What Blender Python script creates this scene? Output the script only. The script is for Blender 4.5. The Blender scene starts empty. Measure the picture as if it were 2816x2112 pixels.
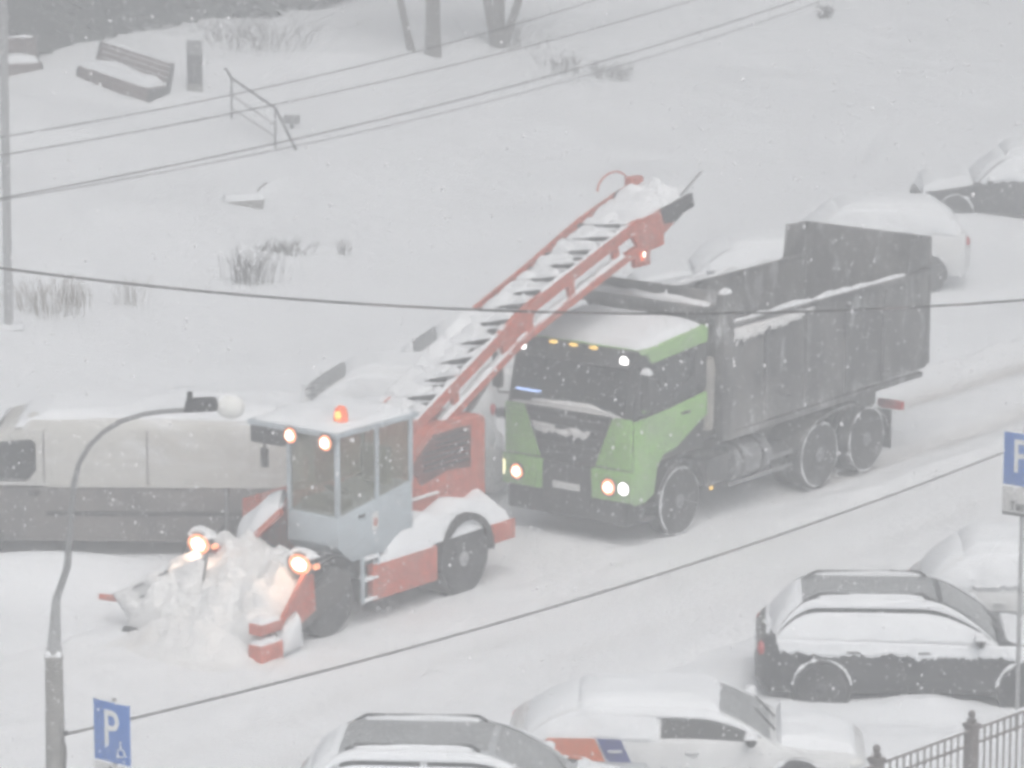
import bpy, bmesh, math, random
import numpy as np
from mathutils import Vector, Matrix, noise as mnoise

random.seed(7)
SC = bpy.context.scene
COL = SC.collection
RAD = math.radians

# ------------------------------------------------------------------ camera
PITCH, CAM_H, FPX, W0, H0 = RAD(12.245), 16.13, 11628.0, 2816.0, 2112.0
cam_d = bpy.data.cameras.new('camera')
cam_d.sensor_width = 36.0
cam_d.lens = 36.0 * FPX / W0
cam_d.clip_start, cam_d.clip_end = 0.5, 3000
cam = bpy.data.objects.new('camera', cam_d)
COL.objects.link(cam)
cam.location = (0, 0, CAM_H)
cam.rotation_euler = (math.pi / 2 - PITCH, 0, 0)
SC.camera = cam

# ------------------------------------------------------------------ sky, sun, exposure
SUN_EL, SUN_AZ = RAD(55), RAD(165)
world = bpy.data.worlds.new('World')
SC.world = world
world.use_nodes = True
nt = world.node_tree
nt.nodes.clear()
sky = nt.nodes.new('ShaderNodeTexSky')
sky.sky_type = 'NISHITA'
sky.sun_disc = False
sky.sun_elevation = SUN_EL
sky.sun_rotation = SUN_AZ
sky.dust_density = 6.0
sky.air_density = 1.2
hs = nt.nodes.new('ShaderNodeHueSaturation')
hs.inputs['Saturation'].default_value = 0.32      # snow cloud: almost colourless
bg = nt.nodes.new('ShaderNodeBackground')
bg.inputs['Strength'].default_value = 0.055
wo = nt.nodes.new('ShaderNodeOutputWorld')
nt.links.new(sky.outputs[0], hs.inputs['Color'])
nt.links.new(hs.outputs[0], bg.inputs['Color'])
nt.links.new(bg.outputs[0], wo.inputs['Surface'])

sun_d = bpy.data.lights.new('sun', 'SUN')
sun_d.energy = 1.5
sun_d.angle = RAD(50)
sun_d.color = (1.0, 0.975, 0.95)
sun = bpy.data.objects.new('sun', sun_d)
COL.objects.link(sun)
sun.rotation_euler = (math.pi / 2 - SUN_EL, 0, math.pi - SUN_AZ)

SC.view_settings.view_transform = 'Standard'
SC.view_settings.look = 'None'
SC.view_settings.exposure = 0.52
SC.view_settings.gamma = 1.0
SC.view_settings.use_curve_mapping = False
SC.render.engine = 'CYCLES'
cy = SC.cycles
cy.max_bounces = 3
cy.diffuse_bounces = 2
cy.glossy_bounces = 1
cy.transmission_bounces = 2
cy.transparent_max_bounces = 8
cy.volume_bounces = 1
cy.use_adaptive_sampling = True
cy.adaptive_threshold = 0.06
cy.adaptive_min_samples = 12
cy.use_denoising = True
cy.filter_width = 3.7
cy.sample_clamp_indirect = 6.0

HAZE_DENSITY = 0.0115


# ------------------------------------------------------------------ materials
def _tex(nt, scale, detail=3.0, rough=0.55, stretch=None):
    tc = nt.nodes.new('ShaderNodeTexCoord')
    n = nt.nodes.new('ShaderNodeTexNoise')
    n.inputs['Scale'].default_value = scale
    n.inputs['Detail'].default_value = detail
    n.inputs['Roughness'].default_value = rough
    if stretch:
        mp = nt.nodes.new('ShaderNodeMapping')
        mp.inputs['Scale'].default_value = stretch
        nt.links.new(tc.outputs['Object'], mp.inputs[0])
        nt.links.new(mp.outputs[0], n.inputs['Vector'])
    else:
        nt.links.new(tc.outputs['Object'], n.inputs['Vector'])
    return n


def _ramp(nt, src, a, b, ca=(0, 0, 0, 1), cb=(1, 1, 1, 1)):
    r = nt.nodes.new('ShaderNodeValToRGB')
    r.color_ramp.elements[0].position = a
    r.color_ramp.elements[1].position = b
    r.color_ramp.elements[0].color = ca
    r.color_ramp.elements[1].color = cb
    nt.links.new(src, r.inputs[0])
    return r


def _mix(nt, fac, a, b):
    m = nt.nodes.new('ShaderNodeMix')
    m.data_type = 'RGBA'
    for s, v in ((0, fac), (6, a), (7, b)):
        if isinstance(v, (int, float)):
            m.inputs[s].default_value = v
        elif isinstance(v, tuple):
            m.inputs[s].default_value = v
        else:
            nt.links.new(v, m.inputs[s])
    return m.outputs[2]


SNOWC = (0.84, 0.855, 0.875, 1)


def mat(name, col, rough=0.6, metal=0.0, var=0.15, scale=6.0, bump=0.0, bscale=12.0,
        dirt=None, dirt_amt=(0.5, 0.75), spat=None, spat_scale=5.0, stretch=None, coat=0.0, emit=None, estr=0.0):
    m = bpy.data.materials.new(name)
    m.use_nodes = True
    nt = m.node_tree
    p = nt.nodes['Principled BSDF']
    n = _tex(nt, scale, 2.0)
    c0 = tuple(max(0, c * (1 - var)) for c in col) + (1,)
    c1 = tuple(min(1, c * (1 + var)) for c in col) + (1,)
    out = _ramp(nt, n.outputs['Fac'], 0.3, 0.7, c0, c1).outputs[0]
    if dirt:
        n2 = _tex(nt, scale * 0.35, 6.0, 0.65, stretch)
        f = _ramp(nt, n2.outputs['Fac'], *dirt_amt).outputs[0]
        out = _mix(nt, f, out, tuple(dirt) + (1,))
    if spat:
        n3 = _tex(nt, spat_scale, 8.0, 0.7, stretch)
        f = _ramp(nt, n3.outputs['Fac'], *spat).outputs[0]
        out = _mix(nt, f, out, SNOWC)
    nt.links.new(out, p.inputs['Base Color'])
    p.inputs['Roughness'].default_value = rough
    p.inputs['Metallic'].default_value = metal
    p.inputs['Coat Weight'].default_value = coat
    p.inputs['Specular IOR Level'].default_value = 0.35
    if bump:
        nb = _tex(nt, bscale, 2.0)
        b = nt.nodes.new('ShaderNodeBump')
        b.inputs['Strength'].default_value = bump
        b.inputs['Distance'].default_value = 0.05
        nt.links.new(nb.outputs['Fac'], b.inputs['Height'])
        nt.links.new(b.outputs[0], p.inputs['Normal'])
    if emit:
        p.inputs['Emission Color'].default_value = tuple(emit) + (1,)
        p.inputs['Emission Strength'].default_value = estr
    return m


def glass_mat(name, col=(0.02, 0.022, 0.024), alpha=1.0, rough=0.12, spat=None, dust=0.0):
    m = mat(name, col, rough=rough, var=0.2, scale=2.5, spat=spat, spat_scale=9.0)
    p = m.node_tree.nodes['Principled BSDF']
    p.inputs['Alpha'].default_value = alpha
    return m


MT = {}
MT['snow'] = mat('fresh_snow', (0.84, 0.86, 0.885), 0.95, var=0.035, scale=0.5, bump=0.7, bscale=2.6)
MT['snow_lump'] = mat('clumped_snow', (0.83, 0.845, 0.865), 0.95, var=0.04, scale=4, bump=0.6, bscale=9.0)
MT['snow_dirty'] = mat('churned_snow', (0.79, 0.79, 0.79), 0.95, var=0.06, scale=5, bump=0.6, bscale=11.0,
                       dirt=(0.6, 0.58, 0.56), dirt_amt=(0.52, 0.85))
MT['green'] = mat('green_paint', (0.26, 0.50, 0.13), 0.42, var=0.10, scale=3, dirt=(0.32, 0.40, 0.29), dirt_amt=(0.45, 0.8), spat=(0.66, 0.76), spat_scale=7)
MT['red'] = mat('red_paint', (0.55, 0.10, 0.05), 0.5, var=0.14, scale=4, dirt=(0.45, 0.2, 0.17), dirt_amt=(0.5, 0.8), spat=(0.62, 0.72), spat_scale=6)
MT['redplain'] = mat('worn_red_paint', (0.52, 0.11, 0.06), 0.5, var=0.18, scale=5, dirt=(0.44, 0.22, 0.18), dirt_amt=(0.48, 0.8), spat=(0.66, 0.8), spat_scale=7)
MT['darkred'] = mat('dark_red_paint', (0.16, 0.055, 0.045), 0.7, var=0.3, scale=4, dirt=(0.1, 0.09, 0.09))  # darker red for the louvre panel
MT['charcoal'] = mat('charcoal_steel', (0.055, 0.055, 0.058), 0.6, var=0.2, scale=3, dirt=(0.22, 0.215, 0.21), dirt_amt=(0.44, 0.68),
                     spat=(0.56, 0.82), spat_scale=2.4, stretch=(1, 1, 0.5))
MT['charcoal_in'] = mat('scuffed_steel', (0.06, 0.058, 0.058), 0.65, var=0.25, scale=2, dirt=(0.12, 0.11, 0.105), dirt_amt=(0.45, 0.75))
MT['black'] = mat('black_plastic', (0.03, 0.03, 0.032), 0.6, var=0.3, scale=5, dirt=(0.09, 0.09, 0.09), dirt_amt=(0.5, 0.8), spat=(0.70, 0.82), spat_scale=8)
MT['rubber'] = mat('tyre_rubber', (0.028, 0.028, 0.03), 0.85, var=0.3, scale=9, dirt=(0.13, 0.13, 0.135), dirt_amt=(0.45, 0.75), bump=0.4, bscale=30)
MT['rim'] = mat('wheel_steel', (0.20, 0.20, 0.21), 0.6, 0.2, var=0.25, scale=8, spat=(0.55, 0.75), spat_scale=7)
MT['rimdark'] = mat('dark_wheel', (0.07, 0.07, 0.075), 0.6, 0.1, var=0.3, scale=8, spat=(0.6, 0.8), spat_scale=8)
MT['glass'] = glass_mat('dark_glass', spat=(0.60, 0.85))
MT['cabglass'] = glass_mat('tinted_cab_glass', (0.22, 0.225, 0.15), alpha=0.34, rough=0.1, spat=(0.70, 0.86))
MT['lightrim'] = mat('pale_wheel_disc', (0.36, 0.36, 0.37), 0.6, 0.1, var=0.15, scale=6, spat=(0.5, 0.75), spat_scale=6)
MT['dustglass'] = mat('snow_dusted_glass', (0.27, 0.28, 0.285), 0.45, var=0.12, scale=2, spat=(0.52, 0.78), spat_scale=26)
MT['cabblue'] = mat('pale_blue_paint', (0.45, 0.51, 0.55), 0.5, var=0.08, scale=3, dirt=(0.30, 0.32, 0.33), dirt_amt=(0.45, 0.75), spat=(0.62, 0.8), spat_scale=5)
MT['greymetal'] = mat('grey_metal', (0.24, 0.245, 0.25), 0.5, 0.3, var=0.15, scale=6)
MT['beigegrey'] = mat('grey_intake_plastic', (0.36, 0.34, 0.31), 0.7, var=0.15, scale=4, dirt=(0.2, 0.19, 0.18), dirt_amt=(0.5, 0.8))
MT['darkmetal'] = mat('dark_metal', (0.05, 0.05, 0.055), 0.6, 0.2, var=0.25, scale=7, spat=(0.7, 0.85))
MT['concrete'] = mat('weathered_concrete', (0.25, 0.245, 0.235), 0.9, var=0.18, scale=7, bump=0.4, bscale=25, spat=(0.68, 0.8), spat_scale=10)
MT['polegrey'] = mat('galvanised_pole', (0.33, 0.335, 0.34), 0.7, 0.1, var=0.1, scale=5, spat=(0.6, 0.8), spat_scale=3)
MT['wire'] = mat('cable_sheath', (0.035, 0.033, 0.035), 0.8, var=0.2, scale=5, dirt=(0.2, 0.16, 0.16), dirt_amt=(0.5, 0.7))
MT['whitecar'] = mat('white_car_paint', (0.70, 0.71, 0.715), 0.35, var=0.05, scale=3, dirt=(0.5, 0.5, 0.5), dirt_amt=(0.6, 0.9), coat=0.3)
MT['silvercar'] = mat('silver_car_paint', (0.52, 0.54, 0.555), 0.35, 0.25, var=0.06, scale=3, coat=0.3, spat=(0.55, 0.75), spat_scale=5)
MT['blackcar'] = mat('black_car_paint', (0.03, 0.031, 0.034), 0.4, var=0.25, scale=4, dirt=(0.085, 0.085, 0.09), dirt_amt=(0.45, 0.8), coat=0.25, spat=(0.72, 0.85), spat_scale=9)
MT['vanbeige'] = mat('cream_van_paint', (0.57, 0.565, 0.54), 0.45, var=0.05, scale=2, dirt=(0.48, 0.45, 0.41), dirt_amt=(0.5, 0.85), stretch=(0.6, 1, 1.6), spat=(0.52, 0.8), spat_scale=2.5)
MT['vandark'] = mat('dark_grey_van_side', (0.11, 0.105, 0.105), 0.6, var=0.2, scale=3, dirt=(0.22, 0.2, 0.19), dirt_amt=(0.42, 0.75), spat=(0.6, 0.85), spat_scale=3)  # darker tone for the van's lower half and seams
MT['orange'] = mat('orange_film', (0.70, 0.17, 0.06), 0.4, var=0.08, scale=4, spat=(0.62, 0.8), spat_scale=6)
MT['bluefilm'] = mat('blue_film', (0.045, 0.06, 0.24), 0.4, var=0.1, scale=4, spat=(0.66, 0.8), spat_scale=6)
MT['signblue'] = mat('sign_blue', (0.03, 0.15, 0.50), 0.4, var=0.06, scale=6, spat=(0.68, 0.85), spat_scale=8)
MT['signwhite'] = mat('sign_white', (0.72, 0.73, 0.73), 0.5, var=0.04, scale=6)
MT['signgrey'] = mat('sign_plate_white', (0.60, 0.60, 0.59), 0.5, var=0.05, scale=6)
MT['signtext'] = mat('sign_black', (0.03, 0.03, 0.03), 0.6, var=0.1)
MT['tailred'] = mat('tail_lamp_red', (0.45, 0.03, 0.03), 0.25, var=0.1)
MT['amberlens'] = mat('amber_lens', (0.7, 0.25, 0.03), 0.3, var=0.1)
MT['lampglass'] = mat('lamp_globe', (0.74, 0.74, 0.72), 0.3, var=0.04)
MT['fence'] = mat('dark_fence_paint', (0.11, 0.09, 0.085), 0.6, var=0.2, scale=8, dirt=(0.16, 0.13, 0.12), dirt_amt=(0.5, 0.8), spat=(0.64, 0.74), spat_scale=9)
MT['bark'] = mat('wet_bark', (0.095, 0.085, 0.078), 0.95, var=0.3, scale=6, bump=0.8, bscale=14, stretch=(1, 1, 0.2), dirt=(0.16, 0.15, 0.14))
MT['stalk'] = mat('dry_stalk', (0.17, 0.14, 0.10), 0.9, var=0.25, scale=5)
MT['twig'] = mat('bare_twig', (0.085, 0.077, 0.072), 0.9, var=0.25, scale=5)
MT['conifer'] = mat('dark_needles', (0.018, 0.026, 0.02), 0.9, var=0.3, scale=2)
MT['benchwood'] = mat('bench_slat_paint', (0.14, 0.10, 0.095), 0.7, var=0.2, scale=6)
MT['seat'] = mat('dark_seat_cloth', (0.035, 0.035, 0.035), 0.9)
MT['flake'] = mat('snowflake', (0.9, 0.9, 0.92), 0.9, var=0.02)


def emis(name, col, s):
    m = bpy.data.materials.new(name)
    m.use_nodes = True
    nt = m.node_tree
    nt.nodes.clear()
    e = nt.nodes.new('ShaderNodeEmission')
    lw = nt.nodes.new('ShaderNodeLayerWeight')
    lw.inputs['Blend'].default_value = 0.3
    e.inputs['Strength'].default_value = s
    e.inputs['Color'].default_value = tuple(col) + (1,)
    o = nt.nodes.new('ShaderNodeOutputMaterial')
    nt.links.new(e.outputs[0], o.inputs['Surface'])
    nt.nodes.remove(lw)
    return m


MT['hot'] = emis('lamp_bulb_warm', (1.0, 0.86, 0.70), 5.0)
MT['hotwhite'] = emis('lamp_bulb_white', (1.0, 0.97, 0.95), 4.0)
MT['warmring'] = emis('lamp_glow_orange', (1.0, 0.36, 0.18), 1.7)  # orange bloom of lit lamps, put in as emission
MT['beacon'] = emis('beacon_amber', (1.0, 0.42, 0.10), 2.2)
MT['beaconred'] = emis('beacon_dome_red', (1.0, 0.22, 0.10), 1.0)
MT['ambermark'] = emis('marker_amber', (1.0, 0.62, 0.12), 1.4)
MT['bluestrip'] = emis('blue_light_strip', (0.42, 0.58, 1.0), 1.4)
MT['drl'] = emis('daylight_strip', (1.0, 0.9, 0.55), 1.8)


# ------------------------------------------------------------------ mesh helpers
class MB:
    def __init__(s):
        s.v, s.f = [], []

    def add(s, vs, fs, M=None):
        o = len(s.v)
        s.v += [tuple(M @ Vector(v)) if M is not None else tuple(v) for v in vs]
        s.f += [tuple(o + i for i in f) for f in fs]
        return s

    def box(s, c, d, M=None):
        x, y, z = c
        a, b, h = d[0] / 2, d[1] / 2, d[2] / 2
        vs = [(x - a, y - b, z - h), (x + a, y - b, z - h), (x + a, y + b, z - h), (x - a, y + b, z - h),
              (x - a, y - b, z + h), (x + a, y - b, z + h), (x + a, y + b, z + h), (x - a, y + b, z + h)]
        return s.add(vs, [(0, 3, 2, 1), (4, 5, 6, 7), (0, 1, 5, 4), (1, 2, 6, 5), (2, 3, 7, 6), (3, 0, 4, 7)], M)

    def span(s, x0, x1, y0, y1, z0, z1):
        return s.box(((x0 + x1) / 2, (y0 + y1) / 2, (z0 + z1) / 2), (abs(x1 - x0), abs(y1 - y0), abs(z1 - z0)))

    def prism(s, pts, axis, a, b):
        """pts: 2D polygon; axis 'y': pts=(x,z); 'x': pts=(y,z); 'z': pts=(x,y)"""
        n = len(pts)

        def P(p, t):
            return {'y': (p[0], t, p[1]), 'x': (t, p[0], p[1]), 'z': (p[0], p[1], t)}[axis]
        vs = [P(p, a) for p in pts] + [P(p, b) for p in pts]
        fs = [tuple(range(n)), tuple(range(2 * n - 1, n - 1, -1))]
        fs += [(i, n + i, n + (i + 1) % n, (i + 1) % n) for i in range(n)]
        return s.add(vs, fs)

    def cyl(s, p0, p1, r0, r1=None, n=14, cap=True):
        r1 = r0 if r1 is None else r1
        p0, p1 = Vector(p0), Vector(p1)
        d = (p1 - p0).normalized()
        u = d.orthogonal().normalized()
        w = d.cross(u)
        vs = []
        for p, r in ((p0, r0), (p1, r1)):
            for i in range(n):
                a = 2 * math.pi * i / n
                vs.append(p + (u * math.cos(a) + w * math.sin(a)) * r)
        fs = [(i, (i + 1) % n, n + (i + 1) % n, n + i) for i in range(n)]
        if cap:
            fs += [tuple(range(n - 1, -1, -1)), tuple(range(n, 2 * n))]
        return s.add(vs, fs)

    def tube(s, path, r, n=8, cap=True):
        path = [Vector(p) for p in path]
        m = len(path)
        rs = r if isinstance(r, (list, tuple)) else [r] * m
        vs = []
        u = None
        for i, p in enumerate(path):
            d = (path[min(i + 1, m - 1)] - path[max(i - 1, 0)]).normalized()
            if u is None:
                u = d.orthogonal().normalized()
            u = (u - d * u.dot(d)).normalized()
            w = d.cross(u)
            for k in range(n):
                a = 2 * math.pi * k / n
                vs.append(p + (u * math.cos(a) + w * math.sin(a)) * rs[i])
        fs = []
        for i in range(m - 1):
            for k in range(n):
                fs.append((i * n + k, i * n + (k + 1) % n, (i + 1) * n + (k + 1) % n, (i + 1) * n + k))
        if cap:
            fs += [tuple(range(n - 1, -1, -1)), tuple((m - 1) * n + k for k in range(n))]
        return s.add(vs, fs)

    def lathe(s, prof, origin, axis, n=20):
        """prof: list of (radius, offset along axis)"""
        o, d = Vector(origin), Vector(axis).normalized()
        u = d.orthogonal().normalized()
        w = d.cross(u)
        m = len(prof)
        vs = []
        for r, t in prof:
            for k in range(n):
                a = 2 * math.pi * k / n
                vs.append(o + d * t + (u * math.cos(a) + w * math.sin(a)) * r)
        fs = []
        for i in range(m - 1):
            for k in range(n):
                fs.append((i * n + k, i * n + (k + 1) % n, (i + 1) * n + (k + 1) % n, (i + 1) * n + k))
        fs += [tuple(range(n - 1, -1, -1)), tuple((m - 1) * n + k for k in range(n))]
        return s.add(vs, fs)

    def ell(s, c, r, nu=10, nv=7):
        vs = [(c[0], c[1], c[2] - r[2])]
        for j in range(1, nv):
            b = -math.pi / 2 + math.pi * j / nv
            for i in range(nu):
                a = 2 * math.pi * i / nu
                vs.append((c[0] + r[0] * math.cos(b) * math.cos(a), c[1] + r[1] * math.cos(b) * math.sin(a), c[2] + r[2] * math.sin(b)))
        vs.append((c[0], c[1], c[2] + r[2]))
        fs = [(0, 1 + (i + 1) % nu, 1 + i) for i in range(nu)]
        for j in range(nv - 2):
            for i in range(nu):
                fs.append((1 + j * nu + i, 1 + j * nu + (i + 1) % nu, 1 + (j + 1) * nu + (i + 1) % nu, 1 + (j + 1) * nu + i))
        L = len(vs) - 1
        fs += [(L, L - nu + i, L - nu + (i + 1) % nu) for i in range(nu)]
        return s.add(vs, fs)

    def loft(s, secs, cap=True):
        n = len(secs[0])
        o = [v for sec in secs for v in sec]
        fs = []
        for i in range(len(secs) - 1):
            for k in range(n):
                fs.append((i * n + k, i * n + (k + 1) % n, (i + 1) * n + (k + 1) % n, (i + 1) * n + k))
        if cap:
            fs += [tuple(range(n - 1, -1, -1)), tuple((len(secs) - 1) * n + k for k in range(n))]
        return s.add(o, fs)

    def mesh(s, name, bevel=0.0, seg=2, smooth=True, angle=38):
        me = bpy.data.meshes.new(name)
        me.from_pydata([tuple(v) for v in s.v], [], s.f)
        bm = bmesh.new()
        bm.from_mesh(me)
        bmesh.ops.recalc_face_normals(bm, faces=bm.faces)
        if bevel:
            es = [e for e in bm.edges if len(e.link_faces) == 2 and e.calc_face_angle(0) > RAD(25)]
            bmesh.ops.bevel(bm, geom=es, offset=bevel, segments=seg, profile=0.5, affect='EDGES', clamp_overlap=True)
        bm.to_mesh(me)
        bm.free()
        if smooth:
            me.polygons.foreach_set('use_smooth', [True] * len(me.polygons))
            me.set_sharp_from_angle(angle=RAD(angle))
        return me

    def build(s, name, m, parent=None, bevel=0.0, seg=2, smooth=True, angle=38, label=None):
        me = s.mesh(name, bevel, seg, smooth, angle)
        return link(name, me, m, parent, label)


LAST = [None]


def link(name, me, m, parent=None, label=None, loc=None, rot=None):
    o = bpy.data.objects.new(name, me)
    LAST[0] = o
    COL.objects.link(o)
    if m is not None and not me.materials:
        me.materials.append(MT[m] if isinstance(m, str) else m)
    if parent is not None:
        o.parent = parent
    if loc is not None:
        o.location = loc
    if rot is not None:
        o.rotation_euler = rot
    if label:
        o['label'] = label
    return o


def thing(name, label, cat, loc=(0, 0, 0), rotz=0.0, group=None):
    o = bpy.data.objects.new(name, None)
    COL.objects.link(o)
    o.empty_display_size = 0.3
    o.location = loc
    o.rotation_euler = (0, 0, rotz)
    return tag(o, label, cat, group)


def tag(o, label, cat, group=None):
    o['label'] = label
    o['category'] = cat
    if group:
        o['group'] = group
    return o


def kind(o, k):
    o['kind'] = k
    return o


def B(name, m, parent, x0, x1, y0, y1, z0, z1, bevel=0.012, label=None):
    return MB().span(x0, x1, y0, y1, z0, z1).build(name, m, parent, bevel=bevel, label=label)


def pillow(corners, thick, nu=14, nv=10, seed=0, pw=4.0, nz=0.25, nscale=2.0, d=(0, 0, 1), inset=0.03, jag=0.0, sag=0.0):
    """a soft layer of snow lying on the quad a-b-c-d (bilinear), thickening away from its ragged edge"""
    surf = corners if callable(corners) else None
    if surf is None:
        a, b, c, e = [Vector(p) for p in corners]
    dv = Vector(d).normalized()
    vs, fs = [], []
    for j in range(nv + 1):
        for i in range(nu + 1):
            u, v = i / nu, j / nv
            uu, vv = u, v
            k = mnoise.noise(Vector((u * 7 + seed * 3.1, v * 7, seed)))
            edge = min(u, 1 - u, v, 1 - v)
            if edge < 1e-6:
                uu = min(max(u + (0.5 - u) * inset * (1 + k), 0), 1)
                vv = min(max(v + (0.5 - v) * inset * (1 + k), 0), 1)
            if jag and v < 0.5:
                kk = mnoise.noise(Vector((u * 9 + seed, seed * 2.0, 0))) + 0.9 * mnoise.noise(Vector((u * 37, seed, 4))) + 0.5 * mnoise.noise(Vector((u * 83, seed, 7)))
                vv = vv + (1 - v * 2) * jag * (kk + 0.5)
            if surf:
                p = Vector(surf(uu, vv))
            else:
                p = (a * (1 - uu) + b * uu) * (1 - vv) + (e * (1 - uu) + c * uu) * vv
            f = (1 - abs(2 * u - 1) ** pw) * (1 - abs(2 * v - 1) ** pw)
            f = max(f, 0) ** 0.5
            nn = mnoise.noise((p + Vector((seed * 5.3, 0, 0))) * nscale)
            nn += 0.30 * mnoise.noise((p + Vector((seed * 2.3, 0, 0))) * nscale * 3.3)
            h = thick * f * (1 + nz * 2 * nn) + (0.0 if f > 0 else -0.006)
            vs.append(p + dv * h)
    for j in range(nv):
        for i in range(nu):
            q = j * (nu + 1) + i
            fs.append((q, q + 1, q + nu + 2, q + nu + 1))
    m = MB()
    m.add(vs, fs)
    return m


def text_mesh(body, size, depth=0.004, bold=0.0):
    cu = bpy.data.curves.new('lettering', 'FONT')
    cu.body = body
    cu.size = size
    cu.extrude = depth
    cu.offset = bold
    cu.align_x = 'CENTER'
    cu.align_y = 'CENTER'
    cu.resolution_u = 4
    o = bpy.data.objects.new('lettering', cu)
    COL.objects.link(o)
    dg = bpy.context.evaluated_depsgraph_get()
    me = bpy.data.meshes.new_from_object(o.evaluated_get(dg))
    bpy.data.objects.remove(o)
    bpy.data.curves.remove(cu)
    return me


# ------------------------------------------------------------------ the lie of the land
RD = Vector((0.606, 0.795))       # along the road, away from the camera
RN = Vector((-0.795, 0.606))      # across the road, towards the park
RA = Vector((0.86, 63.06))
YAW = RAD(-127.3)                 # heading of the truck and the loader


def tq(x, y):
    dx, dy = x - RA.x, y - RA.y
    return dx * RD.x + dy * RD.y, dx * RN.x + dy * RN.y


def xy(t, q):
    return RA.x + t * RD.x + q * RN.x, RA.y + t * RD.y + q * RN.y


Q_CREST = 33.8


def hill(q):
    d = q - 15.0
    if d <= -4:
        s = 0.0
    elif d < 4:
        s = (d + 4) ** 2 / 16.0
    else:
        s = d
    e = q - Q_CREST
    if e > 0:
        s -= e * (1.0 if e > 9 else 2.0)
        s += 0.0 if e <= 9 else -9.0
    return 0.115 * s


BUMPS = [(5.45, 53.78, .75, .42, .24), (3.6, 53.7, .5, .35, .10), (7.2, 53.7, .6, .35, .12), (-9.5, 60.2, 2.6, 1.0, 0.42), (-6.2, 60.3, 2.2, 0.9, 0.36), (5.2, 51.9, 1.3, 1.0, 0.30), (3.0, 52.2, 1.0, 0.8, 0.10),
         (-3.2, 57.2, 1.0, 0.9, 0.0), (9.6, 90.4, 2.5, 1.0, 0.25), (1.5, 53.5, 2.0, 1.0, 0.12)]


def ground(x, y):
    t, q = tq(x, y)
    z = hill(q)
    w = 1.0
    if -5.6 < q < 2.7:
        w = 0.0
    elif q <= -5.6:
        w = min(1, (-5.6 - q) / 1.5)
    else:
        w = min(1, (q - 2.7) / 2.0)
    big = 1 + min(max((q - 14) / 14, 0), 1) * 1.6
    z += w * big * (0.15 * mnoise.noise(Vector((x * 0.22, y * 0.22, 1.7))) + 0.07 * mnoise.noise(Vector((x * 0.7, y * 0.7, 5.1))))
    z += 0.10 * math.exp(-((q + 6.3) / 0.55) ** 2) * (1 + 0.5 * mnoise.noise(Vector((t * 0.6, 0, 2))))
    for bx, by, sx, sy, h in BUMPS:
        z += h * math.exp(-((x - bx) / sx) ** 2 - ((y - by) / sy) ** 2)
    return z


def ray(u, v):
    a, b = (u - W0 / 2) / FPX, -(v - H0 / 2) / FPX
    c, s = math.cos(PITCH), math.sin(PITCH)
    return Vector((a, c + b * s, -s + b * c))


def at(u, v, z):
    d = ray(u, v)
    t = (z - CAM_H) / d.z
    return Vector((d.x * t, d.y * t, z))


def on_ground(u, v):
    """the spot of ground seen at a place of the photograph"""
    d = ray(u, v)
    t = 35.0
    while t < 260:
        p = Vector((0, 0, CAM_H)) + d * t
        if p.z <= ground(p.x, p.y):
            break
        t += 0.25
    for _ in range(12):
        p = Vector((0, 0, CAM_H)) + d * t
        t += (p.z - ground(p.x, p.y)) * 1.5 * (1 if True else 0)
    p = Vector((0, 0, CAM_H)) + d * t
    return Vector((p.x, p.y, ground(p.x, p.y)))


def at_y(u, v, y):
    d = ray(u, v)
    t = y / d.y
    return Vector((d.x * t, y, CAM_H + d.z * t))


# ------------------------------------------------------------------ ground and road
def build_ground():
    xs = np.concatenate([np.arange(-140, -20, 4.0), np.arange(-20, 22, 0.4), np.arange(22, 140, 4.0)])
    ys = np.concatenate([np.arange(-30, 42, 3.0), np.arange(42, 135, 0.4), np.arange(135, 330, 5.0)])
    vs = []
    for y in ys:
        for x in xs:
            t, q = tq(x, y)
            z = ground(x, y)
            if -5.3 < q < 2.4:
                z -= 0.08
            vs.append((x, y, z))
    nx, ny = len(xs), len(ys)
    fs = [(j * nx + i, j * nx + i + 1, (j + 1) * nx + i + 1, (j + 1) * nx + i) for j in range(ny - 1) for i in range(nx - 1)]
    me = bpy.data.meshes.new('snow_ground')
    me.from_pydata(vs, [], fs)
    me.polygons.foreach_set('use_smooth', [True] * len(me.polygons))
    o = link('snow_ground', me, 'snow')
    kind(o, 'structure')
    o['label'] = 'deep fresh snow over the park slope and parking bays'


def road_z(t, q):
    n = mnoise.noise(Vector((t * 0.35, q * 1.2, 9.0)))
    z = 0.012 * n + 0.02
    if t > 2.0:
        for c in (-1.05, 1.05):
            z -= 0.08 * math.exp(-((q - c) / 0.30) ** 2) * min(1, (t - 2.0) / 3)
        z += (0.09 * math.exp(-((q - 2.05) / 0.3) ** 2) + 0.08 * math.exp(-((q + 2.0) / 0.3) ** 2)) * (1 + 1.1 * mnoise.noise(Vector((t * 1.7, q * 3, 6.0)))) * min(1, (t - 2.0) / 3)
    for c in (-3.9, -2.7):
        z -= 0.025 * math.exp(-((q - c) / 0.25) ** 2) * (0.7 + 0.5 * n)
    z += 0.05 * mnoise.noise(Vector((t * 1.3, q * 2.6, 3.0))) * math.exp(-((abs(q) - 1.6) / 0.8) ** 2)
    e = min(q + 5.5, 2.6 - q)
    if e < 0.5:
        z -= (0.5 - e) * 0.22
    return z


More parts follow.
